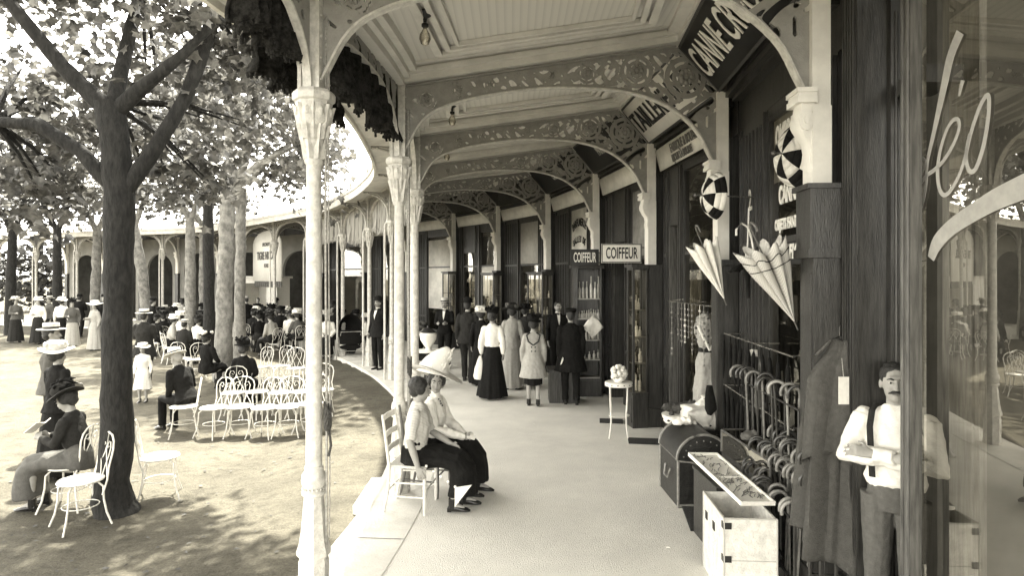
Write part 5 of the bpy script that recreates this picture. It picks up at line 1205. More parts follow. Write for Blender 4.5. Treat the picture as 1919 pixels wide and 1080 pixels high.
p5 = person('girl in a pale knee-length coat with dark sailor collar and black plumed hat', pp(1000,107,True), 178, 1.52, top=CL_LIGHT, bottom=(SK,CL_BLACK,.42,.175), fem=True, coat=.34, hat=('plume',CL_BLACK,.15,CL_BLACK), arms=('down','down'), group=G, walk=.05)
p6 = person('man in a long dark coat and cap with a paper under his arm, rightmost stroller', pp(1070,106,True), 182, 1.68, top=CL_BLACK, bottom=(TR,CL_BLACK), coat=.30, hat=('cap',CL_BLACK), arms=('bag','bag'), stout=1.08, walk=.08, group=G)
person('moustached man in a dark suit facing the camera beside the bottle cabinet', pp(1046,86,True), 8, 1.72, top=CL_BLACK, bottom=(TR,CL_BLACK), mous=True, collar=CL_WHITE, arms=('front','down'), group=G)
person('waiter in a pale hat, white shirt front and bow tie, hands together', pp(834,76,True), -8, 1.70, top=CL_BLACK, bottom=(TR,CL_BLACK), hat=('soft',STRAW), collar=CL_WHITE, mous=True, arms=('front','front'))
person('short dark woman behind the strollers, near the tall cabinet', pp(985,82,True), 150, 1.58, top=CL_DARK, bottom=(SK,CL_DARK,.05,.26), hat=('wide',CL_BLACK,.19,CL_BLACK), fem=True, group=G)
# sailor collar, buttons, bags, papers
q = MB(); k_ = 1.52/1.7
for s_ in (-1,1): q.loft([(s_*.06*k_,.07*k_,1.44*k_),(s_*.13*k_,.098*k_,1.39*k_),(s_*.10*k_,.128*k_,1.27*k_),(0,.138*k_,1.20*k_)], [(.014,.008)]*4, 6)
q.build('sailor_collar', BLACK, p5)
for s_ in (-1,1):
    for z in (1.30,1.16,1.08): q = MB(); q.ball((s_*(.10 if z > 1.2 else .035)*k_,.132*k_,z*k_), (.013,.008,.013), 8, 5); q.build('button', BLACK, p5)
x, y, _ = pp(903,101,True)
q = MB(); q.loft([(0,0,.80),(0,0,.70),(0,0,.55),(0,0,.42),(0,0,.36)], [(.02,.015),(.05,.03),(.10,.05),(.13,.06),(.11,.05)], 12); o = blob('hand_bag', q, CL_WHITE, None, .012, 3, .01); o.location = (x-.03,y-.03,0); tag(o, 'soft white bag held by the woman in the white blouse', 'bag')
x, y, _ = pp(1052,106,True); q = MB(); q.box((-.01,-.14,-.12),(.012,.14,.12), Matrix.Rotation(.3,4,'Y')@Matrix.Rotation(.5,4,'X')); o = q.build('newspaper', CL_WHITE); o.location = (x+.0,y-.02,.78); tag(o, 'folded pale newspaper held low by the man in the long dark coat', 'newspaper')
x, y = at(1112,104); q = MB(); n0 = 8
vs = []
for j in range(n0+1):
    for c in range(n0+1):
        u = c/n0-.5; v = j/n0-.5; vs.append(((u+v)*.19,.03*math.sin(u*7)*math.cos(v*6)+.05*abs(u),(v-u)*.22-.1*abs(u*v)))
q.add(vs, [(j*(n0+1)+c,j*(n0+1)+c+1,(j+1)*(n0+1)+c+1,(j+1)*(n0+1)+c) for j in range(n0) for c in range(n0)]); o = with_mod(q.build('handkerchief', CL_WHITE), .006); o.location = (x,y,2.25-(612-520)/104); tag(o, 'white cloth hanging by its corner at the side of the bottle cabinet', 'cloth')
# standing man by the columns
person('standing man in a black suit and bowler beside the iron columns, looking left', pp(709,77,True), -28, 1.74, top=CL_BLACK, bottom=(TR,CL_BLACK), hat=('bowler',CL_BLACK), collar=CL_WHITE, mous=True, arms=('down','down'), coat=.12)
# shopkeeper in the doorway
sk_ = person('moustached shopkeeper in white shirt sleeves leaning in the doorway, arms folded', (2.305,3.69,0), -46, 1.73, top=CL_WHITE, bottom=(TR,CL_GREY), mous=True, lod=0, puff=.55, stout=.98, arms=('crossed','crossed'), yaw=20, pitch=-2)
q = MB()
for s_ in (-1,1): q.loft([(s_*.10,-.01,1.478),(s_*.10,-.09,1.45),(s_*.10,-.135,1.36),(s_*.09,-.150,1.22),(s_*.085,-.14,1.06)], [(.018,.005)]*5, 6)
q.build('braces', CL_DARK, sk_)
# couple and reader at the left
person('woman in a broad pale straw hat and dark dress standing left, back to the camera', pp(108,153), 160, 1.60, top=CL_BLACK, bottom=(SK,CL_BLACK,.06,.25), fem=True, hat=('wide',STRAW,.20,STRAW), arms=('front','down'), coat=.05)
person('man in a straw boater standing just behind the woman in the broad pale hat', pp(98,132), 120, 1.76, top=CL_GREY, bottom=(TR,CL_DARK), hat=('boater',STRAW), mous=True, coat=.12, arms=('down','down'))
rd = person('seated reader in a dark jacket and black-plumed hat at the left, in profile', (at(150,176)[0], at(150,176)[1], gz(*at(150,176))), -84, 1.66, sit=True, lean=.16, pitch=14, top=CL_DARK, bottom=(SK,CL_GREY,.14,.18), fem=True, hat=('plume',CL_DARK,.19,CL_BLACK), arms=('book','book'))
q = MB(); M_ = Matrix.Translation((0,-.40,.86)) @ Matrix.Rotation(R(-50),4,'X'); q.box((-.12,-.004,-.08),(-.003,.004,.08), M_@Matrix.Rotation(.25,4,'Z')); q.box((.003,-.004,-.08),(.12,.004,.08), M_@Matrix.Rotation(-.25,4,'Z'))
x, y = at(150,176); o = q.build('open_book', CL_WHITE); o.location = (x,y,gz(x,y)); o.rotation_euler = (0,0,R(-84)); tag(o, 'small open book in the hands of the seated reader', 'book')
# seated man in straw hat, two dark women by the mottled tree
person('man in a black coat and straw boater seated at the end of the chair row', pp(352,118), -112, 1.72, sit=True, lean=.38, top=CL_BLACK, bottom=(TR,CL_BLACK), hat=('boater',STRAW), arms=('lap','lap'), hair=mat('grey_hair', .3, .8))
person('woman in black with a pale-plumed dark hat seated right of the mottled trunk', pp(457,104), 188, 1.66, sit=True, top=CL_BLACK, bottom=(SK,CL_BLACK,.12,.19), fem=True, hat=('plume',CL_BLACK,.15,CL_BLACK), arms=('lap','lap'), bun=True)
person('woman in black seated just left of the mottled trunk, turned left', pp(388,88), 165, 1.64, sit=True, top=CL_BLACK, bottom=(SK,CL_BLACK,.12,.2), fem=True, hat=('flower',CL_BLACK,.15,CL_WHITE), arms=('table','lap'), lod=1)
person('child in a white dress and wide white hat walking right of the big dark trunk', pp(268,96), 12, 1.12, top=CL_WHITE, bottom=(SK,CL_WHITE,.42,.24), fem=True, hat=('wide',CL_WHITE,.2,CL_WHITE), lod=1)
person('man in a dark coat and straw boater standing behind the child', pp(271,86), 185, 1.72, top=CL_DARK, bottom=(TR,CL_DARK), coat=.2, hat=('boater',STRAW), lod=1, arms=('front','front'))
# walkers at the far left
GL = 'strollers crossing the garden'
for a_ in ((72,51,20,1.66,CL_WHITE,(SK,CL_DARK,.06,.27),('flower',CL_WHITE,.16,CL_WHITE),1,'woman in white blouse and pale hat, leftmost of the garden strollers'),
           (93,50,-30,1.72,CL_GREY,(TR,CL_DARK),('boater',STRAW),0,'grey-jacketed man between the two white-bloused strollers at the left'),
           (116,51.5,200,1.66,CL_WHITE,(SK,CL_BLACK,.06,.28),('flower',CL_WHITE,.18,CL_WHITE),1,'woman in white blouse and black skirt in the middle of the garden strollers'),
           (136,53,30,1.62,CL_GREY,(SK,CL_LIGHT,.06,.24),('plume',CL_BLACK,.16,CL_BLACK),1,'woman in grey jacket, pale skirt and black hat among the garden strollers'),
           (178,56,-20,1.60,CL_LIGHT,(SK,CL_LIGHT,.06,.25),('wide',CL_WHITE,.27,CL_WHITE),1,'woman under a very wide white hat, left of the big dark trunk'),
           (195,48,10,1.74,CL_BLACK,(TR,CL_BLACK),('bowler',CL_BLACK),0,'man in black at the left edge of the big dark trunk'),
           (30,50,60,1.66,CL_GREY,(SK,CL_DARK,.06,.26),('wide',STRAW,.2,STRAW),1,'woman in grey beyond the leftmost white blouse'),
           (150,46,190,1.72,CL_BLACK,(TR,CL_BLACK),('bowler',CL_BLACK),0,'dark man farther off behind the garden strollers')):
    px,s,d,h,tp,bt_,ht,f_,lab = a_; person(lab, pp(px,s), d, h, top=tp, bottom=bt_, hat=ht, fem=bool(f_), lod=2, group=GL, walk=.1, arms=('down','front'))
# seated crowd at the cafe
GC = 'guests seated at the cafe in the garden'
crowd = [(292,60,150,0,CL_BLACK,'bowler',CL_BLACK,'seated man in black just right of the dark trunk'),(306,58,210,1,CL_BLACK,'plume',CL_BLACK,'seated woman in a black hat beside the scrolled chair'),
 (318,64,120,1,CL_LIGHT,'flower',CL_WHITE,'seated woman in light grey left of the slim trunk'),(338,60,200,1,CL_WHITE,'wide',CL_WHITE,'seated woman in white with an upright white hat by the slim trunk'),
 (343,68,175,0,CL_DARK,'boater',STRAW,'seated man in dark grey behind the scrolled chair back'),(366,64,160,1,CL_WHITE,'flower',CL_DARK,'seated woman in a white blouse left of the mottled trunk'),
 (378,57,200,1,CL_BLACK,'wide',CL_BLACK,'seated woman in black farther back by the mottled trunk'),(395,60,150,0,CL_BLACK,'bowler',CL_BLACK,'seated man in black half behind the mottled trunk'),
 (300,52,190,0,CL_DARK,'bowler',CL_BLACK,'far seated man in a bowler between the pale trunks'),(325,52,170,1,CL_BLACK,'plume',CL_BLACK,'far seated woman in black between the pale trunks'),(352,52,200,1,CL_GREY,'wide',STRAW,'far seated woman in grey behind the slim trunk'),
 (471,58,160,0,CL_BLACK,'bowler',CL_BLACK,'seated man in black at the left edge of the right-hand cafe group'),(486,60,210,1,CL_BLACK,'plume',CL_BLACK,'seated woman in black under the painted sign'),
 (500,60,120,1,CL_DARK,'wide',CL_BLACK,'seated woman with a large black hat below the bright doorway'),(512,63,240,1,CL_LIGHT,'plume',CL_BLACK,'seated woman in a light blouse and tall black hat'),
 (524,57,180,0,CL_BLACK,'bowler',CL_BLACK,'seated man in black behind the white-shirted guest'),(545,60,190,0,CL_WHITE,'bowler',CL_BLACK,'guest in a bright white shirt seated with his back to us'),
 (560,62,220,1,CL_GREY,'flower',CL_WHITE,'seated woman in grey left of the tall near column'),(572,57,150,1,CL_BLACK,'wide',CL_GREY,'seated woman in black tucked behind the near column'),
 (535,52,170,1,CL_LIGHT,'flower',CL_WHITE,'far seated woman in a pale hat below the grey draped bench'),(555,50,200,0,CL_DARK,'soft',STRAW,'far seated man in a pale hat at the back of the cafe'),(480,51,160,1,CL_GREY,'wide',CL_BLACK,'far seated woman at the back under the painted sign'),
 (614,64,15,1,CL_WHITE,'flower',CL_LIGHT,'woman in a white blouse seated beside the bath chair wheel'),(668,58,-160,1,CL_BLACK,'wide',CL_BLACK,'dark-hatted woman seated behind the bath chair hood'),(686,60,180,1,CL_WHITE,'flower',CL_WHITE,'white-bloused woman seated at the right of the bath chair'),
 (632,52,180,0,CL_BLACK,'bowler',CL_BLACK,'far man in black seated in the shade behind the bath chair')]
for k_, (px,s,d,f_,tp,ht,hm,lab) in enumerate(crowd):
    person(lab, pp(px,s), d, 1.64+.03*(k_%4), sit=True, lean=.08+.05*(k_%3), top=tp, bottom=((SK,CL_BLACK if k_ % 3 else CL_DARK,.12,.2) if f_ else (TR,CL_BLACK)), hat=(ht,hm)+((.17,hm) if ht in ('wide','plume','flower') else ()), fem=bool(f_), lod=2, group=GC, arms=('table','lap') if k_ % 2 else ('lap','lap'))
    if px in (545, 560, 512, 471, 306, 318): x, y = at(px, s); chair(px, s*.995, d, 'white iron chair carrying the '+' '.join(lab.replace('seated ','').split()[:11]))

rnd = random.Random(8); back = [(285+14*j+rnd.uniform(-4,4), rnd.uniform(46,56)) for j in range(8)]+[(468+13*j+rnd.uniform(-4,4), rnd.uniform(46,55)) for j in range(8)]+[(622+11*j, rnd.uniform(50,58)) for j in range(3)]
for j, (px, s) in enumerate(back):
    f_ = j % 2; dk = (CL_BLACK, CL_DARK, CL_GREY, CL_BLACK, CL_LIGHT)[j % 5]; ht = (('bowler',CL_BLACK),('wide',CL_BLACK,.18,CL_BLACK),('boater',STRAW),('flower',CL_WHITE,.17,CL_WHITE),('soft',CL_DARK),('plume',CL_BLACK,.17,CL_BLACK))[j % 6]
    person('%s hatted %s from the left in the back row %s' % (ORD[j % 8], 'woman' if f_ else 'man', ('left of the mottled trunk','under the painted sign','behind the bath chair')[j//8]), pp(px, s), rnd.uniform(120,240), rnd.uniform(1.6,1.74), sit=(j % 4 != 0), lean=rnd.uniform(.02,.2), top=dk, bottom=((SK,CL_BLACK,.12,.2) if f_ else (TR,CL_BLACK)), hat=ht, fem=bool(f_), lod=2, group='guests in the back rows of the cafe', arms=('lap','table'))
# ------------------------------------------------------------------ wares along the shopfronts
RIB = mat('parasol_ribs', .12, .4, .2, 30)
def wpt(px, py, s): return Vector(((px-960)/s, F/s, CAMH+(520-py)/s))
# two patchwork parasols standing open on brackets, seen from the side
def patch_parasol(c, ax, r, label, depth=.5):
    t = thing('patchwork_parasol', label, 'parasol', c); ax = Vector(ax).normalized(); M = ax.to_track_quat('Z','Y').to_matrix().to_4x4()
    W_ = MB(); B_ = MB(); n = 8; rings = 5
    def pt(i, j): 
        a = 2*math.pi*i/n; th = (j/rings)*R(78); rr = r*math.sin(th)/math.sin(R(78)); z = r*depth*(math.cos(th)-math.cos(R(78)))/(1-math.cos(R(78)))
        return M @ Vector((rr*math.cos(a), rr*math.sin(a), z))
    for i in range(n):
        for j in range(rings):
            q = (W_, B_)[(i+(1 if j > 2 else 0)) % 2]
            # scalloped gores: the cloth dips between two ribs
            sub = 4; v = []
            for a_ in range(sub+1):
                for b_ in range(3):
                    p = pt(i, j+b_/2).lerp(pt(i+1, j+b_/2), a_/sub); d = math.sin(math.pi*a_/sub)*.16*((j+b_/2)/rings); v.append(p*(1-0)*1.0+(p.normalized()*r*d*.35 if p.length else p))
            q.add(v, [(a_*3+b_, a_*3+b_+1, (a_+1)*3+b_+1, (a_+1)*3+b_) for a_ in range(sub) for b_ in range(2)])
    with_mod(W_.build('white_gores', CL_WHITE, t), .004); with_mod(B_.build('black_gores', CL_BLACK, t), .004)
    q = MB(); q.loft([M@Vector((0,0,r*depth+.07)), M@Vector((0,0,-.62))], .007, 6); q.ball(M@Vector((0,0,r*depth+.075)), .018, 8, 6); q.build('shaft', RIB, t)
    q = MB()
    for i in range(n): q.loft([pt(i, j)*.985 for j in range(rings+1)], .003, 4)
    q.build('ribs', RIB, t); return t
patch_parasol(wpt(1344,367,190), (-.97,-.10,.02), .235, 'black and white patchwork parasol hanging before the second wall post', .62)
patch_parasol(wpt(1497,290,232), (-.97,-.18,.03), .27, 'nearer black and white patchwork parasol beside the large scroll-headed post', .55)
# half closed parasols hanging tip down
def half_parasol(tip, top, r, label, mt, n=8, plaid=False, hook=True):
    tip = Vector(tip); top = Vector(top); ax = (top-tip); L = ax.length; M = Matrix.Translation(tip) @ ax.to_track_quat('Z','Y').to_matrix().to_4x4(); t = thing('hanging_parasol', label, 'parasol', tip); Mi_ = Matrix.Translation(-tip) @ M
    q = MB(); vs = []; rows = 14; seg = n*8
    for j in range(rows+1):
        u = j/rows
        for c in range(seg):
            a = 2*math.pi*c/seg; f_ = abs(math.cos(a*n/2)); rr = r*(u**1.05)*(.45+.55*f_**.8); z = L*.74*u + (L*.10*f_**2*max(0,(u-.75))/.25); 
            vs.append(Mi_ @ Vector((rr*math.cos(a), rr*math.sin(a)*.62, z)))
    q.add(vs, [(j*seg+c, j*seg+(c+1)%seg, (j+1)*seg+(c+1)%seg, (j+1)*seg+c) for j in range(rows) for c in range(seg)]); c_ = with_mod(q.build('canopy', mt, t, 60), .003)
    if plaid:
        for u0 in (.80,.90):
            q = MB(); ring = []
            for c in range(seg):
                a = 2*math.pi*c/seg; f_ = abs(math.cos(a*n/2)); rr = r*(u0**1.05)*(.45+.55*f_**.8)*1.015; ring.append(Mi_ @ Vector((rr*math.cos(a), rr*math.sin(a)*.62, L*.74*u0+(L*.10*f_**2*max(0,(u0-.75))/.25))))
            q.loft(ring, .004, 4, closed=True); q.build('border_line', CL_BLACK, c_)
    q = MB(); q.loft([Mi_@Vector((0,0,-.06)), Mi_@Vector((0,0,L))], .006, 6)
    if hook: q.loft([Mi_@Vector((.05*(1-math.cos(a)), 0, L+.05*math.sin(a))) for a in [k*math.pi*1.15/8 for k in range(9)]], .010, 7)
    q.build('shaft', RIB, t); return t
half_parasol(wpt(1358,562,190), wpt(1306,432,190), .25, 'white half-closed parasol hanging tip down over the jeweller window', CL_WHITE)
PLA = stripes_mat('ribbed_silk', .62, .46, 0, 90, .8, .5)
half_parasol(wpt(1490,605,255), wpt(1408,430,255), .285, 'large pale half-closed parasol with dark border lines by the cane racks', PLA, plaid=True)
t = thing('hanging_umbrella', 'dark furled umbrella with pale round knob hooked above the bordered parasol', 'umbrella', wpt(1404,470,235))
q = MB(); q.loft([(0,0,.34),(-.01,0,.05),(-.03,0,-.08)], .006, 6); q.ball((.03,-.02,-.03), .032, 10, 8); q.loft([(.03,-.02,-.0),(.02,0,.10),(-.01,.0,.19),(-.06,0,.22),(-.10,0,.17),(-.10,0,.12)], .009, 7); q.build('handle', mat('pale_handle', .6, .3), t)
q = MB()
for k_ in range(7): q.loft([(.03,-.01,-.04),(-.03-.02*k_,.02*math.sin(k_),-.12-.008*k_),(-.07-.015*k_,.02,-.17)], [.006,.012,.004], 5)
q.build('furled_cloth', CL_BLACK, t)
q = MB(); q.loft([(-.02,0,-.05),(0,.01,-.38)], [.03,.012], 8); q.build('sheath', CL_BLACK, t)
# brass rails with hanging canes
a3, L3, rz3 = wframe(3); BR = mat('brass_rail', .45, .25, .2, 30, metal=.8)
t = thing('display_rail', 'two-tier metal rail with hooks along the umbrella shopfront', 'rail', (*a3,0), rz3)
for z in (1.12,1.66):
    q = MB(); q.loft([(.35,.02,z),(2.3,.02,z)], .007, 6)
    for u in (.4,1.3,2.25): q.loft([(u,.02,z),(u,-.2,z)], .006, 6)
    q.build('rail', BR, t)
CANEM = [mat('dark_cane', .04, .3, .3, 30), mat('mid_cane', .15, .35, .3, 30), mat('light_cane', .26, .35, .2, 30)]
cane_me = []
for mt_ in CANEM:
    q = MB(); q.loft([(0,0,0),(0,0,.03),(0,0,.80)], [.006,.0075,.010], 7, cap=True)
    q.loft([(0,.064*(1-math.cos(a)),.795+.070*math.sin(a)) for a in [k*math.pi*1.12/10 for k in range(11)]], .0125, 8); q.lathe([(.012,.72),(.0125,.725),(.0125,.755),(.012,.76)], 10); cane_me.append(q.mesh('cane', mt_, 50))
rnd = random.Random(5)
def cane(x, y, z, rz, tilt, ti2, label, grp, sc=1.0):
    o = bpy.data.objects.new('walking_cane', cane_me[rnd.choices((0,1,2),(6,4,1))[0]]); COL.objects.link(o); o.location = (x,y,z); o.rotation_euler = (tilt, ti2, rz); o.scale = (sc,)*3
    tag(o, label, 'cane', grp)
# cane stand: two long rows of crooks stepping toward the camera
def cane_stand(px0, py0, s0, px1, py1, s1, n, label, glab, grp, h=.86):
    A_ = wpt(px0,py0,s0); B_ = wpt(px1,py1,s1)
    for k_ in range(n):
        u = k_/(n-1); p = A_.lerp(B_, u); cane(p.x+rnd.uniform(-.012,.012), p.y, p.z-h+rnd.uniform(-.012,.012), R(78)+rnd.uniform(-.25,.25), rnd.uniform(-.06,.06), rnd.uniform(-.05,.05), '%s %s, counted from the far end' % (ORD[k_], glab), grp)
    t = thing('cane_rack', label, 'rack', (0,0,0)); d = (B_-A_); zt = (A_.z+B_.z)/2-.10
    q = MB(); lo = [(A_.x-.02,A_.y+.03,zt),(B_.x-.02,B_.y-.03,zt)]; q.loft(lo, .008, 6)
    q.loft([(p[0],p[1],.14 if p[2] < 1.2 else p[2]-.5) for p in lo], .012, 6)
    for p in lo: q.loft([(p[0],p[1],0),(p[0],p[1],zt)], .013, 6); q.loft([(p[0]+.10,p[1],0),(p[0]+.10,p[1],zt)], .013, 6); q.loft([p,(p[0]+.10,p[1],zt)], .012, 6)
    q.build('rack_frame', WOODD, t)
cane_stand(1420,868,222, 1492,958,272, 15, 'low rack of crook-handled canes beside the white trunk', 'crook-handled cane in the low front rack', 'canes in the low front rack', .80)
cane_stand(1442,836,226, 1520,905,280, 15, 'second low rack of canes behind the front one', 'crook-handled cane in the low second rack', 'canes in the low second rack', .80)
cane_stand(1474,800,236, 1540,852,286, 11, 'third rack of canes close against the umbrella shop window', 'crook-handled cane in the third rack against the window', 'canes in the third rack', .86)
cane_stand(1408,700,212, 1500,742,262, 12, 'high rack of canes before the umbrella shop window', 'crook-handled cane in the high rack', 'canes in the high rack', .80)
# straight dark sticks and umbrellas hung in a row below the rails
M3 = Matrix.Translation((*a3,0)) @ Matrix.Rotation(rz3,4,'Z')
um = MB(); um.loft([(0,0,-.62),(0,0,-.52),(0,0,-.25),(0,0,-.12),(0,0,-.08)], [.004,.012,.020,.016,.008], 9); um.loft([(0,0,-.08),(0,0,.0)], .006, 6); ume = um.mesh('furled_umbrella', CL_BLACK, 50)
for z, n_ in ((1.12,12),(1.66,10)):
    for k_ in range(n_):
        p = M3 @ Vector((.45+1.8*k_/(n_-1)+rnd.uniform(-.03,.03), .03, z-.01)); o = bpy.data.objects.new('furled_umbrella', ume); COL.objects.link(o); o.location = p; o.rotation_euler = (rnd.uniform(-.05,.05),rnd.uniform(-.05,.05),0); o.scale = (1,1,.8 if z < 1.3 else .75)
        tag(o, '%s black furled umbrella from the near end of the %s rail' % (ORD[k_], 'lower' if z < 1.3 else 'upper'), 'umbrella', 'furled umbrellas on the %s rail' % ('lower' if z < 1.3 else 'upper'))
for (px,py,s,lab) in ((1330,745,190,'dark lace pouch hanging by the white sacks'),(1424,738,215,'grey pouch dangling from the high cane rack')):
    t = thing('hanging_pouch', lab, 'pouch', wpt(px,py,s)); q = MB(); q.loft([(0,0,.12),(0,0,.06),(.0,0,-.02),(.01,0,-.12),(.0,0,-.18)], [(.03,.02),(.04,.03),(.055,.035),(.06,.04),(.02,.02)], 10); o = blob('pouch', q, CL_BLACK if px < 1400 else CL_GREY, t, .010, 2, .008)
    q = MB(); q.loft([(-.02,0,.12),(0,0,.30),(.02,0,.12)], .004, 5); q.build('cord', MATS['cord'], t)
# patterned shawl tag on dark rail, small pale card
t = thing('price_card', 'small curled white card among the hanging umbrellas', 'card', wpt(1412,662,205)); q = MB(); q.add([(-.035,0,.03),(-.01,-.01,.035),(.015,0,.03),(.035,-.012,.03),(-.03,0,-.03),(-.005,-.01,-.028),(.018,0,-.03),(.038,-.012,-.032)], [(0,1,5,4),(1,2,6,5),(2,3,7,6)]); with_mod(q.build('card', CL_WHITE, t), .002)
# cloak on a hanger with a white price tag
CLOAK = mat('heavy_grey_cloak', .08, .95, .15, 30, .5, 160, spec=.1)
p = wpt(1574,622,283); t = thing('hanging_cloak', 'long dark cloak on a hanger with a white price tag, before the doorway', 'cloak', p)
q = MB(); n = 54; rows = 26; vs = []
for j in range(rows+1):
    u = j/rows; z = -.06-1.46*u; w_ = .045+.115*sm(0,.22,u)+.045*u
    for c in range(n):
        a = 2*math.pi*c/n; f_ = 1+(.26*math.sin(5*a+.8+u)+.16*math.sin(11*a+2+u*2))*sm(.05,.5,u)
        hem = (.16*math.cos(a-2.9)+.05*math.sin(3*a))*u**6
        vs.append((w_*f_*math.cos(a)-.06*u, (.07+.07*u)*f_*math.sin(a), z+hem))
q.add(vs, [(j*n+c,j*n+(c+1)%n,(j+1)*n+(c+1)%n,(j+1)*n+c) for j in range(rows) for c in range(n)]); with_mod(q.build('cloak', CLOAK, t, 60), .012)
q = MB(); n = 30; vs = []
for j in range(13):
    u = j/12
    for c in range(n):
        a = 2*math.pi*c/n; f_ = 1+.18*math.sin(4*a+1)+.08*math.sin(9*a); vs.append(((.05+.13*sm(0,.35,u)+.05*u)*f_*math.cos(a)+.015, (.09+.065*u)*f_*math.sin(a), -.05-.80*u+.06*math.sin(a*2)*u))
q.add(vs, [(j*n+c,j*n+(c+1)%n,(j+1)*n+(c+1)%n,(j+1)*n+c) for j in range(12) for c in range(n)]); with_mod(q.build('cape', CLOAK, t, 60), .012)
q = MB(); q.loft([(-.16,0,-.16),(-.06,0,-.06),(0,0,-.035),(.06,0,-.06),(.16,0,-.16)], .010, 7); q.loft([(0,0,-.035),(0,0,.03),(.02,0,.06),(.045,0,.04)], .004, 6); q.build('hanger', WOODM, t)
q = MB(); q.box((-.088,-.155,-.45),(-.022,-.150,-.275)); pt_ = q.build('price_tag', CL_WHITE, t); q = MB(); q.loft([(-.055,-.150,-.28),(-.05,-.12,-.16)], .0025, 5); q.build('string', MATS['cord'], pt_)
o = tag(MB().loft([(0,0,0),(0,0,1.98)], .012, 6).build('white_conduit', WPOST), 'thin white vertical pipe above the hanging cloak', 'pipe'); o.location = wpt(1560,622,282)+Vector((0,.06,-.02))
# domed dark trunk
TRK = mat('trunk_leather', .018, .35, .5, 14, .4, 60); IRN = mat('trunk_iron', .22, .35, .3, 20)
t = thing('domed_trunk', 'dark dome-lidded trunk with studs standing before the jeweller window', 'trunk', (1.62,5.98,0), R(2))
q = MB(); q.box((0,0,0),(.50,.62,.46)); q.build('body', TRK, t, 20)
q = MB(); vs = []; n = 16
for y_ in (0,.62):
    for c in range(n+1): a = math.pi*c/n; vs.append((.25-.26*math.cos(a), y_, .465+.24*math.sin(a)))
q.add(vs, [(c,c+1,n+2+c,n+1+c) for c in range(n)]+[tuple(range(n,-1,-1)), tuple(range(n+1,2*n+2))]); q.build('lid', TRK, t, 40)
q = MB()
for y_ in (0.0,.62): q.loft([(.25-.265*math.cos(math.pi*c/n), y_, .465+.245*math.sin(math.pi*c/n)) for c in range(n+1)], .014, 6)
for x_ in (0,.5):
    for y_ in (0,.62): q.loft([(x_,y_,0),(x_,y_,.46)], .014, 6)
q.loft([(0,0,.455),(.12,-.006,.445),(.25,-.006,.40),(.38,-.006,.445),(.5,0,.455)], .010, 6); q.loft([(0,0,.02),(.5,0,.02)], .014, 6); q.loft([(0,0,.46),(0,.62,.46)], .010, 6); q.box((.21,-.02,.36),(.29,0,.52)); q.build('iron_bands', IRN, t)
q = MB(); q.loft([(-.012,.22,.32),(-.035,.25,.22),(-.035,.36,.22),(-.012,.39,.32)], .010, 6); q.build('side_handle', IRN, t)
for c in range(9): a = math.pi*(c+.5)/9; q = MB(); q.ball((.25-.20*math.cos(a), -.004, .465+.185*math.sin(a)), .008, 6, 4); q.build('stud', IRN, t)
# lower crate-like dark box, with white hamper in front and the open showcase behind
t = thing('dark_box', 'plain dark wooden box between the domed trunk and the white trunk', 'box', (1.625,4.86,0), R(2)); q = MB(); q.box((0,0,0),(.36,.56,.56)); q.build('box', WOODD, t, 20); q = MB(); q.box((-.01,-.01,.56),(.37,.57,.585)); q.build('lid', WOODD, t, 20)
t = thing('canvas_trunk', 'white canvas trunk with black corner clasps, nearest at the foot of the racks', 'trunk', (1.465,4.24,0), R(-3))
q = MB(); e = .012
for a_, b_ in (((0,0,0),(.36,e,.58)),((0,.53,0),(.36,.542,.58)),((0,e,0),(e,.53,.58)),((.348,e,0),(.36,.53,.58)),((e,e,.02),(.348,.53,.04))): q.box(a_, b_)
q.build('body', mat('white_canvas', .68, .8, .16, 14, .5, 70), t, 20)
q = MB()
for x_, y_ in ((0,0),(.36,0),(0,.542)):
    q.loft([(x_,y_,0),(x_,y_,.58)], .007, 6)
q.loft([(0,0,.58),(.36,0,.58)], .007, 6); q.loft([(0,0,.58),(0,.542,.58)], .007, 6); q.loft([(0,-.001,.29),(.36,-.001,.29)], .003, 5); q.build('edging', mat('canvas_edge', .45, .7), t)
for z in (.06,.30,.53): q = MB(); q.box((-.006,-.006,z-.022),(.05,.004,z+.022)); q.box((-.006,-.006,z-.022),(.003,.045,z+.022)); q.build('corner_clasp', BLACK, t, 20)
for y_ in (.25,.45): q = MB(); q.box((-.006,y_-.025,.40),(.002,y_+.025,.46)); q.build('corner_clasp', BLACK, t, 20)
# white tray with trinkets lying across the two boxes
t = thing('trinket_tray', 'white sloping tray of chains and trinkets lying across the boxes', 'tray', (1.66,4.72,.70)); t.rotation_euler = (R(7), R(3), R(9))
q = MB(); q.box((-.12,-.42,0),(.12,.42,.012)); 
for a_, b_ in (((-.13,-.43,0),(-.12,.43,.03)),((.12,-.43,0),(.13,.43,.03)),((-.12,-.43,0),(.12,-.42,.03)),((-.12,.42,0),(.12,.43,.03)),((-.12,-.01,.012),(.12,.0,.02))): q.box(a_, b_)
q.build('tray', CL_WHITE, t, 20)
q = MB(); rnd = random.Random(9)
for k_ in range(70):
    p0 = Vector((rnd.uniform(-.10,.10), rnd.uniform(-.40,.40), .016)); an = rnd.gauss(.9,.35); d = Vector((math.cos(an),math.sin(an),0))*rnd.uniform(.02,.05)
    q.loft([p0,p0+d+Vector((rnd.uniform(-.01,.01),0,.003)),p0+d*2], .0026, 4)
o = q.build('trinkets', RIB, t); o['kind'] = 'stuff'
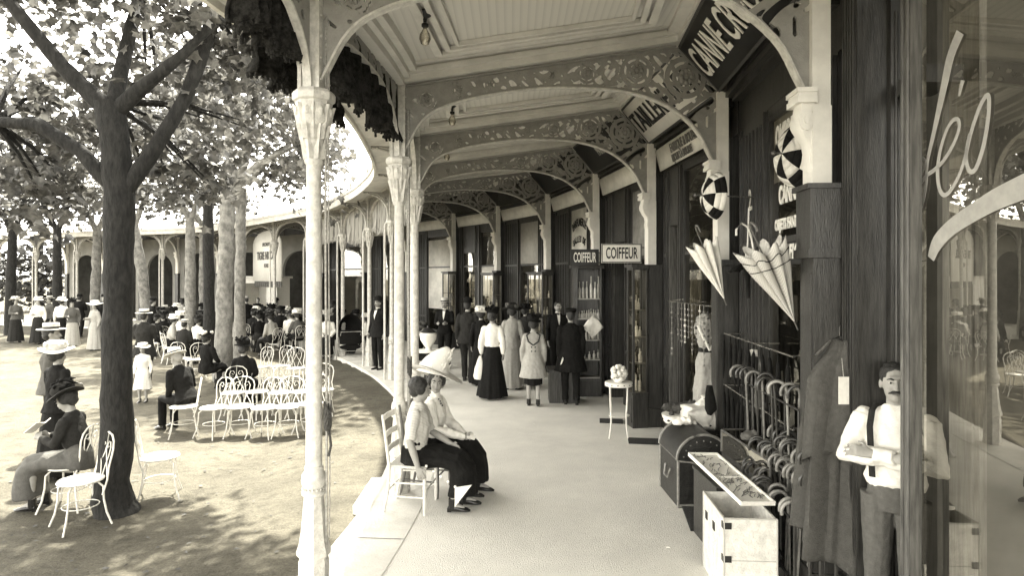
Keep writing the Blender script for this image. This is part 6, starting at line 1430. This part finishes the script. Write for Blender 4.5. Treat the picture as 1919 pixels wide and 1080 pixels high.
# low glazed showcase behind
t = thing('floor_showcase', 'low dark glazed showcase behind the white trunk, edge catching light', 'showcase', (2.0,4.75,0), R(2)); q = MB(); q.box((0,0,0),(.34,1.0,.62)); q.build('body', WOODD, t, 20)
q = MB()
for a_, b_ in (((0,0,.82),(.34,0,.82)),((0,1,.82),(.34,1,.82)),((0,0,.82),(0,1,.82)),((.34,0,.82),(.34,1,.82)),((0,0,.62),(0,0,.82)),((0,1,.62),(0,1,.82))): q.loft([a_, b_], .010, 6)
q.build('frame', WOODM, t); q = MB(); q.add([(0,0,.821),(.34,0,.821),(.34,1,.821),(0,1,.821)], [(0,1,2,3)]); q.add([(0,0,.62),(0,1,.62),(0,1,.82),(0,0,.82)], [(0,1,2,3)]); q.build('pane', GLASS, t)
# white pedestal with basin, stuffed toy, cushions, sacks
x, y = at(1275,167); t = thing('white_pedestal', 'white painted washstand-like pedestal behind the domed trunk', 'pedestal', (x,y,0))
q = MB(); q.lathe([(.17,.62),(.185,.64),(.20,.69),(.205,.71),(.17,.715)], 20); q.lathe([(.15,0),(.15,.03),(.13,.05),(.13,.60),(.16,.62)], 12); q.build('bowl', WHITE, t, 40)
q = MB()
for c in range(10): a = 2*math.pi*c/10; q.ball((.195*math.cos(a), .195*math.sin(a), .665), (.018,.018,.012), 6, 4)
q.build('painted_sprigs', BLACK, t)
t = thing('toy_dog', 'fluffy dark toy dog curled on top of the white pedestal', 'toy', (x,y,.715)); q = MB(); q.loft([(-.15,0,.06),(-.06,0,.065),(.04,0,.07),(.10,0,.08)], [.035,.06,.065,.04], 10); q.ball((-.15,-.02,.085), (.05,.045,.045), 9, 7); q.ball((-.20,-.03,.075), (.025,.02,.02), 7, 5); q.ball((.13,0,.11), (.055,.05,.05), 9, 7); q.loft([(-.13,-.03,.11),(-.12,-.05,.14)], [.016,.006], 6); q.loft([(-.10,-.06,.03),(-.14,-.09,.01)], [.025,.02], 7)
blob('toy_dog', q, mat('toy_fur', .07, .95, .4, 40, .8, 120), t, .009, 1, .012, (40,40,40))
for (px,py,s,w_,h_,mt_,lab) in ((1322,806,170,.19,.40,CL_WHITE,'white sack with dark markings leaning beside the domed trunk'),(1364,790,166,.17,.36,CL_LIGHT,'pale round sack tied at the neck, behind the white one')):
    x, y = at(px, s); z = CAMH+(520-py)/s-.02; t = thing('cloth_sack', lab, 'sack', (x,y,z)); q = MB(); q.loft([(0,0,0),(0,0,.06),(0,0,h_*.5),(-.01,0,h_*.8),(0,0,h_*.92),(0,0,h_)], [(w_*.8,w_*.5),(w_,w_*.6),(w_*.9,w_*.55),(w_*.5,w_*.35),(.03,.03),(.06,.04)], 14); blob('sack', q, mt_, t, .010, 2, .014, (10,10,10))
    q = MB(); q.loft([(.035*math.cos(a),.035*math.sin(a),h_*.92) for a in [k*math.pi/5 for k in range(10)]], .005, 5, closed=True); q.build('tie', MATS['cord'], t)
    q = MB(); 
    if mt_ is CL_WHITE:
        for (dx,dz) in ((-.06,.10),(-.03,.16),(.02,.09)): q.ball((dx,-w_*.58,dz), (.016,.006,.010), 6, 4)
        q.build('printed_mark', BLACK, t)
    st = thing('display_stand', 'dark wooden stand under the '+('white' if mt_ is CL_WHITE else 'pale round')+' sack', 'stand', (x,y,0)); q = MB(); q.box((-.17,-.15,0),(.17,.15,z-.03)); q.box((-.18,-.16,z-.03),(.18,.16,z)); q.build('block', WOODD, st, 20)
x, y = at(1283,158); t = thing('folded_linen', 'heap of white folded linen with lace beside the domed trunk', 'linen', (x+.0,y-.55,0)); rnd = random.Random(2); q = MB()
for k_ in range(9): q.box((-.16,-.10,.0),(.12,.13,.022), Matrix.Translation((.0,0,.60+.028*k_)) @ Matrix.Rotation(rnd.uniform(-.4,.4),4,'Z') @ Matrix.Rotation(rnd.uniform(-.05,.05),4,'Y'))
blob('linen', q, CL_WHITE, t, .012, 2, .010); q = MB(); q.box((-.17,-.13,0),(.15,.15,.60)); q.build('stool', WOODD, t, 20)
# plant stand with a bunch of white flowers
x, y = at(1160,133); t = thing('plant_stand', 'slender white round two-tier stand on the walkway by the show cabinet', 'stand', (x,y,0)); q = MB(); q.lathe([(.001,.72),(.19,.72),(.195,.735),(.195,.765),(.19,.775),(.001,.775)], 24, cap=False); q.build('top', WHITE, t)
q = MB(); q.lathe([(.001,.30),(.15,.30),(.155,.31),(.001,.315)], 20, cap=False); q.build('lower_shelf', WHITE, t)
for c in range(4): a = 2*math.pi*c/4+.6; q = MB(); q.loft([(.17*math.cos(a)*f_,.17*math.sin(a)*f_,z) for f_, z in ((1,.72),(.98,.55),(.86,.32),(.9,.15),(1.08,0))], .011, 7); q.build('leg', WHITE, t)
q = MB()
for c in range(14): a = 2*math.pi*c/14; q.ball((.194*math.cos(a),.194*math.sin(a),.75), (.010,.010,.008), 6, 4)
q.build('painted_sprigs', BLACK, t)
t = thing('flower_ball', 'round bunch of white flowers on the slender white stand', 'flowers', (x,y,.775)); rnd = random.Random(4); q = MB()
for k_ in range(60):
    d = Vector((rnd.gauss(0,1),rnd.gauss(0,1),rnd.gauss(0,1))).normalized(); q.ball(tuple(d*.10+Vector((0,0,.12))), .030, 6, 5)
q.lathe([(.06,0),(.05,.02),(.05,.05)], 12); q.build('blossoms', CL_WHITE, t, 60)
# door mats
MATM = mat('coir_mat', .03, .95, .4, 60, 1.0, 200)
for (px,py,w_,d_,s,lab) in ((1207,829,.42,.26,None,'dark door mat at the foot of the dark pier'),(1146,791,.36,.24,None,'second dark mat farther on, by the white plant stand'),(1303,975,.16,.55,None,'ribbed mat at the foot of the domed trunk')):
    s = (py-520)/CAMH; x, y = at(px, s); t = thing('door_mat', lab, 'mat', (x,y,.0), R(-8)); q = MB(); q.box((-w_/2,-d_/2,.002),(w_/2,d_/2,.022)); q.build('mat', MATM, t, 20)
# mannequin in a pale dress behind the jeweller glass, big urn and cafe table on the left
x, y = at(1307,150); t = thing('dress_form', 'headless dress form in a pale gown inside the window under the white parasol', 'mannequin', (x+.12,y,.35)); q = MB(); q.loft([(0,0,0),(0,0,.3),(0,0,.85),(0,0,1.0),(0,0,1.2),(0,0,1.38),(0,0,1.45)], [(.20,.18),(.17,.16),(.14,.13),(.095,.09),(.15,.11),(.14,.09),(.045,.045)], 20); q.loft([(.13,0,1.36),(.2,0,1.15),(.12,-.12,1.0)], [.05,.05,.035], 10); blob('gown', q, CL_LIGHT, t, .015, 2, .022, (12,12,5)); q = MB(); q.loft([(0,0,.97),(0,0,1.03)], [(.105,.1),(.10,.095)], 16); q.build('sash', CL_DARK, t)
q = MB(); q.loft([(.13,-.06,1.3),(.06,-.13,1.12),(0,-.12,1.0)], [.02,.02,.015], 6); q.loft([(-.13,-.06,1.3),(-.06,-.13,1.12),(0,-.12,1.0)], [.02,.02,.015], 6); q.build('lapels', CL_WHITE, t)
x, y = at(803,92); t = thing('cafe_table', 'round dark-skirted cafe table with a pale top, behind the tall white hat', 'table', (x,y,0)); q = MB(); q.lathe([(.001,.74),(.33,.74),(.335,.75),(.33,.762),(.001,.762)], 28, cap=False); q.build('top', WHITE, t); q = MB(); q.lathe([(.26,0),(.27,.02),(.26,.05),(.05,.09),(.035,.3),(.035,.70),(.10,.74)], 20); q.build('pedestal', BLACK, t)
t = thing('white_urn', 'bulbous white urn with dark lid standing on the cafe table', 'urn', (x,y,.762)); q = MB(); q.lathe([(.06,0),(.07,.02),(.05,.05),(.10,.12),(.16,.22),(.175,.32),(.15,.36)], 24); q.build('vase', WHITE, t); q = MB(); q.lathe([(.15,.36),(.155,.375),(.09,.43),(.03,.46),(.02,.50),(.001,.51)], 20); q.build('lid', BLACK, t)
person('woman in dark clothes bent over the cafe table behind the iron column', pp(778,84,True), 60, 1.6, sit=True, lean=.3, top=CL_BLACK, bottom=(SK,CL_BLACK,.12,.2), hat=('wide',CL_GREY,.2,CL_DARK), fem=True, lod=2, arms=('table','lap'))
# hooded bath chair
x, y = at(656,65); t = thing('bath_chair', 'black hooded bath chair seen from behind, standing on the garden edge', 'wheelchair', (x,y,gz(x,y)+.0), R(200))
q = MB(); 
n = 14; vs = []
for j in range(7):
    u = j/6; ang = R(-10+105*u)
    for c in range(n+1):
        a = math.pi*c/n; rr = .40; px_ = .34*math.cos(a); h_ = .46*math.sin(a)**.7
        vs.append((px_, .15-h_*math.cos(ang)*.8+.1, .82+h_*math.sin(ang)*1.0+.12*math.sin(a)))
q.add(vs, [(j*(n+1)+c, j*(n+1)+c+1, (j+1)*(n+1)+c+1, (j+1)*(n+1)+c) for j in range(6) for c in range(n)]); with_mod(q.build('hood', CL_BLACK, t, 60), .012)
q = MB(); q.loft([(0,.22,.55),(0,.28,.95)], [(.30,.04),(.34,.04)], 10); q.loft([(0,.2,.45),(0,-.3,.45)], [(.30,.07),(.28,.06)], 10); q.loft([(0,-.3,.45),(0,-.55,.18)], [(.26,.03),(.2,.03)], 8); q.build('seat_body', CL_BLACK, t, 50)
def wheel(c, r, lab='wheel'):
    q = MB(); pts = [(c[0], c[1]+r*math.cos(a), c[2]+r*math.sin(a)) for a in [k*2*math.pi/26 for k in range(26)]]; q.loft(pts, .014, 6, closed=True)
    for k in range(12): a = k*math.pi/6; q.loft([c, (c[0], c[1]+r*math.cos(a), c[2]+r*math.sin(a))], .005, 4)
    q.lathe([(.03,-.03),(.03,.03)], 10, c=c); return q.build(lab, mat('wheel_paint', .30, .4), t)
wheel((.40,.08,.33), .33); wheel((-.40,.08,.33), .33); wheel((0,-.62,.16), .16)
q = MB(); q.loft([(-.42,.08,.33),(.42,.08,.33)], .012, 6); q.loft([(-.28,.28,.80),(-.28,.50,.92),(.28,.50,.92),(.28,.28,.80)], .012, 6); q.loft([(0,-.35,.5),(0,-.62,.40),(0,-.62,.16)], .012, 6); q.build('frame', mat('pram_rail', .4, .3), t)
# painted board under the far side arch and bright doorway beyond
a_, b_ = Vector(P[IF]), Vector(P[IG]); d = b_-a_; rz = math.atan2(d.y,d.x); t = thing('painted_sign', 'white arched sign board lettered in grey under the far left side arch', 'sign', (*(a_+Vector((d.y,-d.x)).normalized()*.35),0), rz)
q = MB(); L = d.length; pts = [(.2,0,2.1),(L-.2,0,2.1),(L-.2,0,3.5)]+[(L/2+(L/2-.2)*math.cos(a), 0, 3.5+.5*math.sin(a)) for a in [k*math.pi/10 for k in range(1,10)]]+[(.2,0,3.5)]; q.add(pts, [tuple(range(len(pts)))]); with_mod(q.build('board', FAB, t), .04)
for (tx,sz,z,b) in (('TIGRE NICCOL',.42,3.05,.012),('SPECIALITE',.18,3.48,.004),('FETES',.2,2.68,.004)):
    o = text_mesh(tx, sz, MATS['grey_sign_letters'], 'lettering', t, .62 if sz > .3 else .8, b, .005); o.matrix_local = Matrix(((-1,0,0,L/2),(0,0,1,.035),(0,1,0,z),(0,0,0,1)))
q = MB()
for k_ in range(14): q.box((.25+k_*(L-.5)/14, -.02, 1.88),(.25+(k_+.7)*(L-.5)/14, .0, 2.1))
q.build('valance', CL_GREY, t)
x, y = at(480,44); t = thing('kiosk_booth', 'sunlit pale booth with open doorway seen under the painted sign', 'booth', (x,y,gz(x,y))); q = MB(); q.box((-.9,0,0),(-.45,1.5,2.4)); q.box((.45,0,0),(.9,1.5,2.4)); q.box((-.45,0,2.2),(.45,1.5,2.4)); q.box((-.45,1.4,0),(.45,1.5,2.2)); q.build('wall', WHITE, t, 20); q = MB(); q.box((-1,-.1,2.4),(1,1.6,2.5)); q.build('roof', CREAM, t, 20)
x, y = at(484,45.5); person('tiny dark figure standing in the bright booth doorway', (x,y,gz(x,y)), 10, 1.6, top=CL_BLACK, bottom=(TR,CL_BLACK), lod=2)

# strings of beads and trinkets before the jeweller window
a4, L4, rz4 = wframe(4); M4 = Matrix.Translation((*a4,0)) @ Matrix.Rotation(rz4,4,'Z')
t = thing('display_rail', 'thin metal rail with hooks before the jeweller window', 'rail', (*a4,0), rz4); q = MB(); q.loft([(.15,.0,1.92),(1.75,.0,1.92)], .006, 6)
for u in (.2,.9,1.7): q.loft([(u,0,1.92),(u,-.2,1.95)], .005, 5)
q.build('rail', BR, t); rnd = random.Random(21)
for k_ in range(12):
    p = M4 @ Vector((.22+.125*k_, .0, 1.915)); q = MB(); ln = rnd.uniform(.35,.75); q.loft([(0,0,0),(.004,0,-ln)], .003, 4)
    for j in range(int(ln/.07)): q.ball((.003,0,-.07*(j+1)), rnd.uniform(.008,.02), 6, 4)
    o = q.build('bead_string', rnd.choice(GOODS)); o.location = p; tag(o, '%s string of beads from the near end of the jeweller rail' % ORD[k_], 'beads', 'bead strings before the jeweller window')
# small boxes and bags set out along the foot of the window
for k_, (u,z,w_,h_,mt_,lab) in enumerate(((.45,0,.20,.34,WOODM,'brown upright case against the jeweller stall riser'),(.78,0,.26,.22,CL_GREY,'grey travelling bag on the floor by the jeweller window'),(1.12,0,.18,.30,CL_DARK,'dark narrow bag standing before the jeweller door'))):
    p = M4 @ Vector((u,.10,z)); t = thing('hand_case', lab, 'case', p, rz4); q = MB(); q.box((-w_/2,-.09,0),(w_/2,.09,h_)); blob('case', q, mt_, t, .012, 3, .006); q = MB(); q.loft([(-.05,0,h_-.01),(-.04,0,h_+.05),(.04,0,h_+.05),(.05,0,h_-.01)], .007, 6); q.build('handle', BLACK, t)
# fallen leaves on the gravel and a little litter by the kerb
rng = np.random.default_rng(99); n = 620; X = -1.9-np.abs(rng.normal(0,4.0,n)); Y = rng.uniform(3.5,16,n); keep = np.array([gz(x,y) > -.199 or x < -3 for x, y in zip(X,Y)])
cs = np.array([(x, y, gz(x,y)+.018) for x, y in zip(X,Y)]); k = len(LT); me = leaves_mesh('fallen_leaves', cs, rng.uniform(.04,.10,n), mat('dry_leaf', .07, .9, .5, 4), rng)
co = np.empty(len(me.vertices)*3); me.vertices.foreach_get('co', co); co = co.reshape(-1,k,3); z0 = cs[:,2][:,None]; co[:,:,2] = z0+(co[:,:,2]-z0)*.12; me.vertices.foreach_set('co', co.reshape(-1)); me.update()
o = bpy.data.objects.new('fallen_leaves', me); COL.objects.link(o); o['kind'] = 'stuff'; o['label'] = 'scattered dry leaves on the garden gravel'

for (px,py,lab) in ((1003,796,'small crumpled scrap of paper on the walkway near the strollers'),(1253,1028,'small pale scrap of paper on the near walkway')):
    s = (py-520)/CAMH; x, y = at(px, s); q = MB(); q.ball((0,0,.006), (.022,.014,.006), 7, 5); q.v = [(v[0]*(1+.4*noise.noise(Vector(v)*60)), v[1]*(1+.5*noise.noise(Vector(v)*80)), v[2]) for v in q.v]; o = q.build('paper_scrap', CL_WHITE, None, None); o.location = (x,y,.002); tag(o, lab, 'litter')

# small stock heaped on the lid of the domed trunk and over the showcase
for (x_,y_,z_,mt_,lab) in ((1.80,6.42,.705,CL_WHITE,'crumpled white lace cloth on the back of the domed trunk lid'),(2.12,5.35,.83,CL_GREY,'grey cloth bundle on the glazed showcase'),(2.16,5.05,.83,CL_LIGHT,'pale cloth bundle at the near end of the glazed showcase')):
    t = thing('cloth_bundle', lab, 'cloth', (x_,y_,z_)); q = MB(); q.loft([(-.11,0,.02),(-.04,.02,.04),(.05,-.01,.05),(.12,.01,.02)], [(.05,.02),(.08,.04),(.075,.045),(.04,.02)], 12, (0,1,0)); blob('cloth', q, mt_, t, .010, 1, .022, (18,18,18))
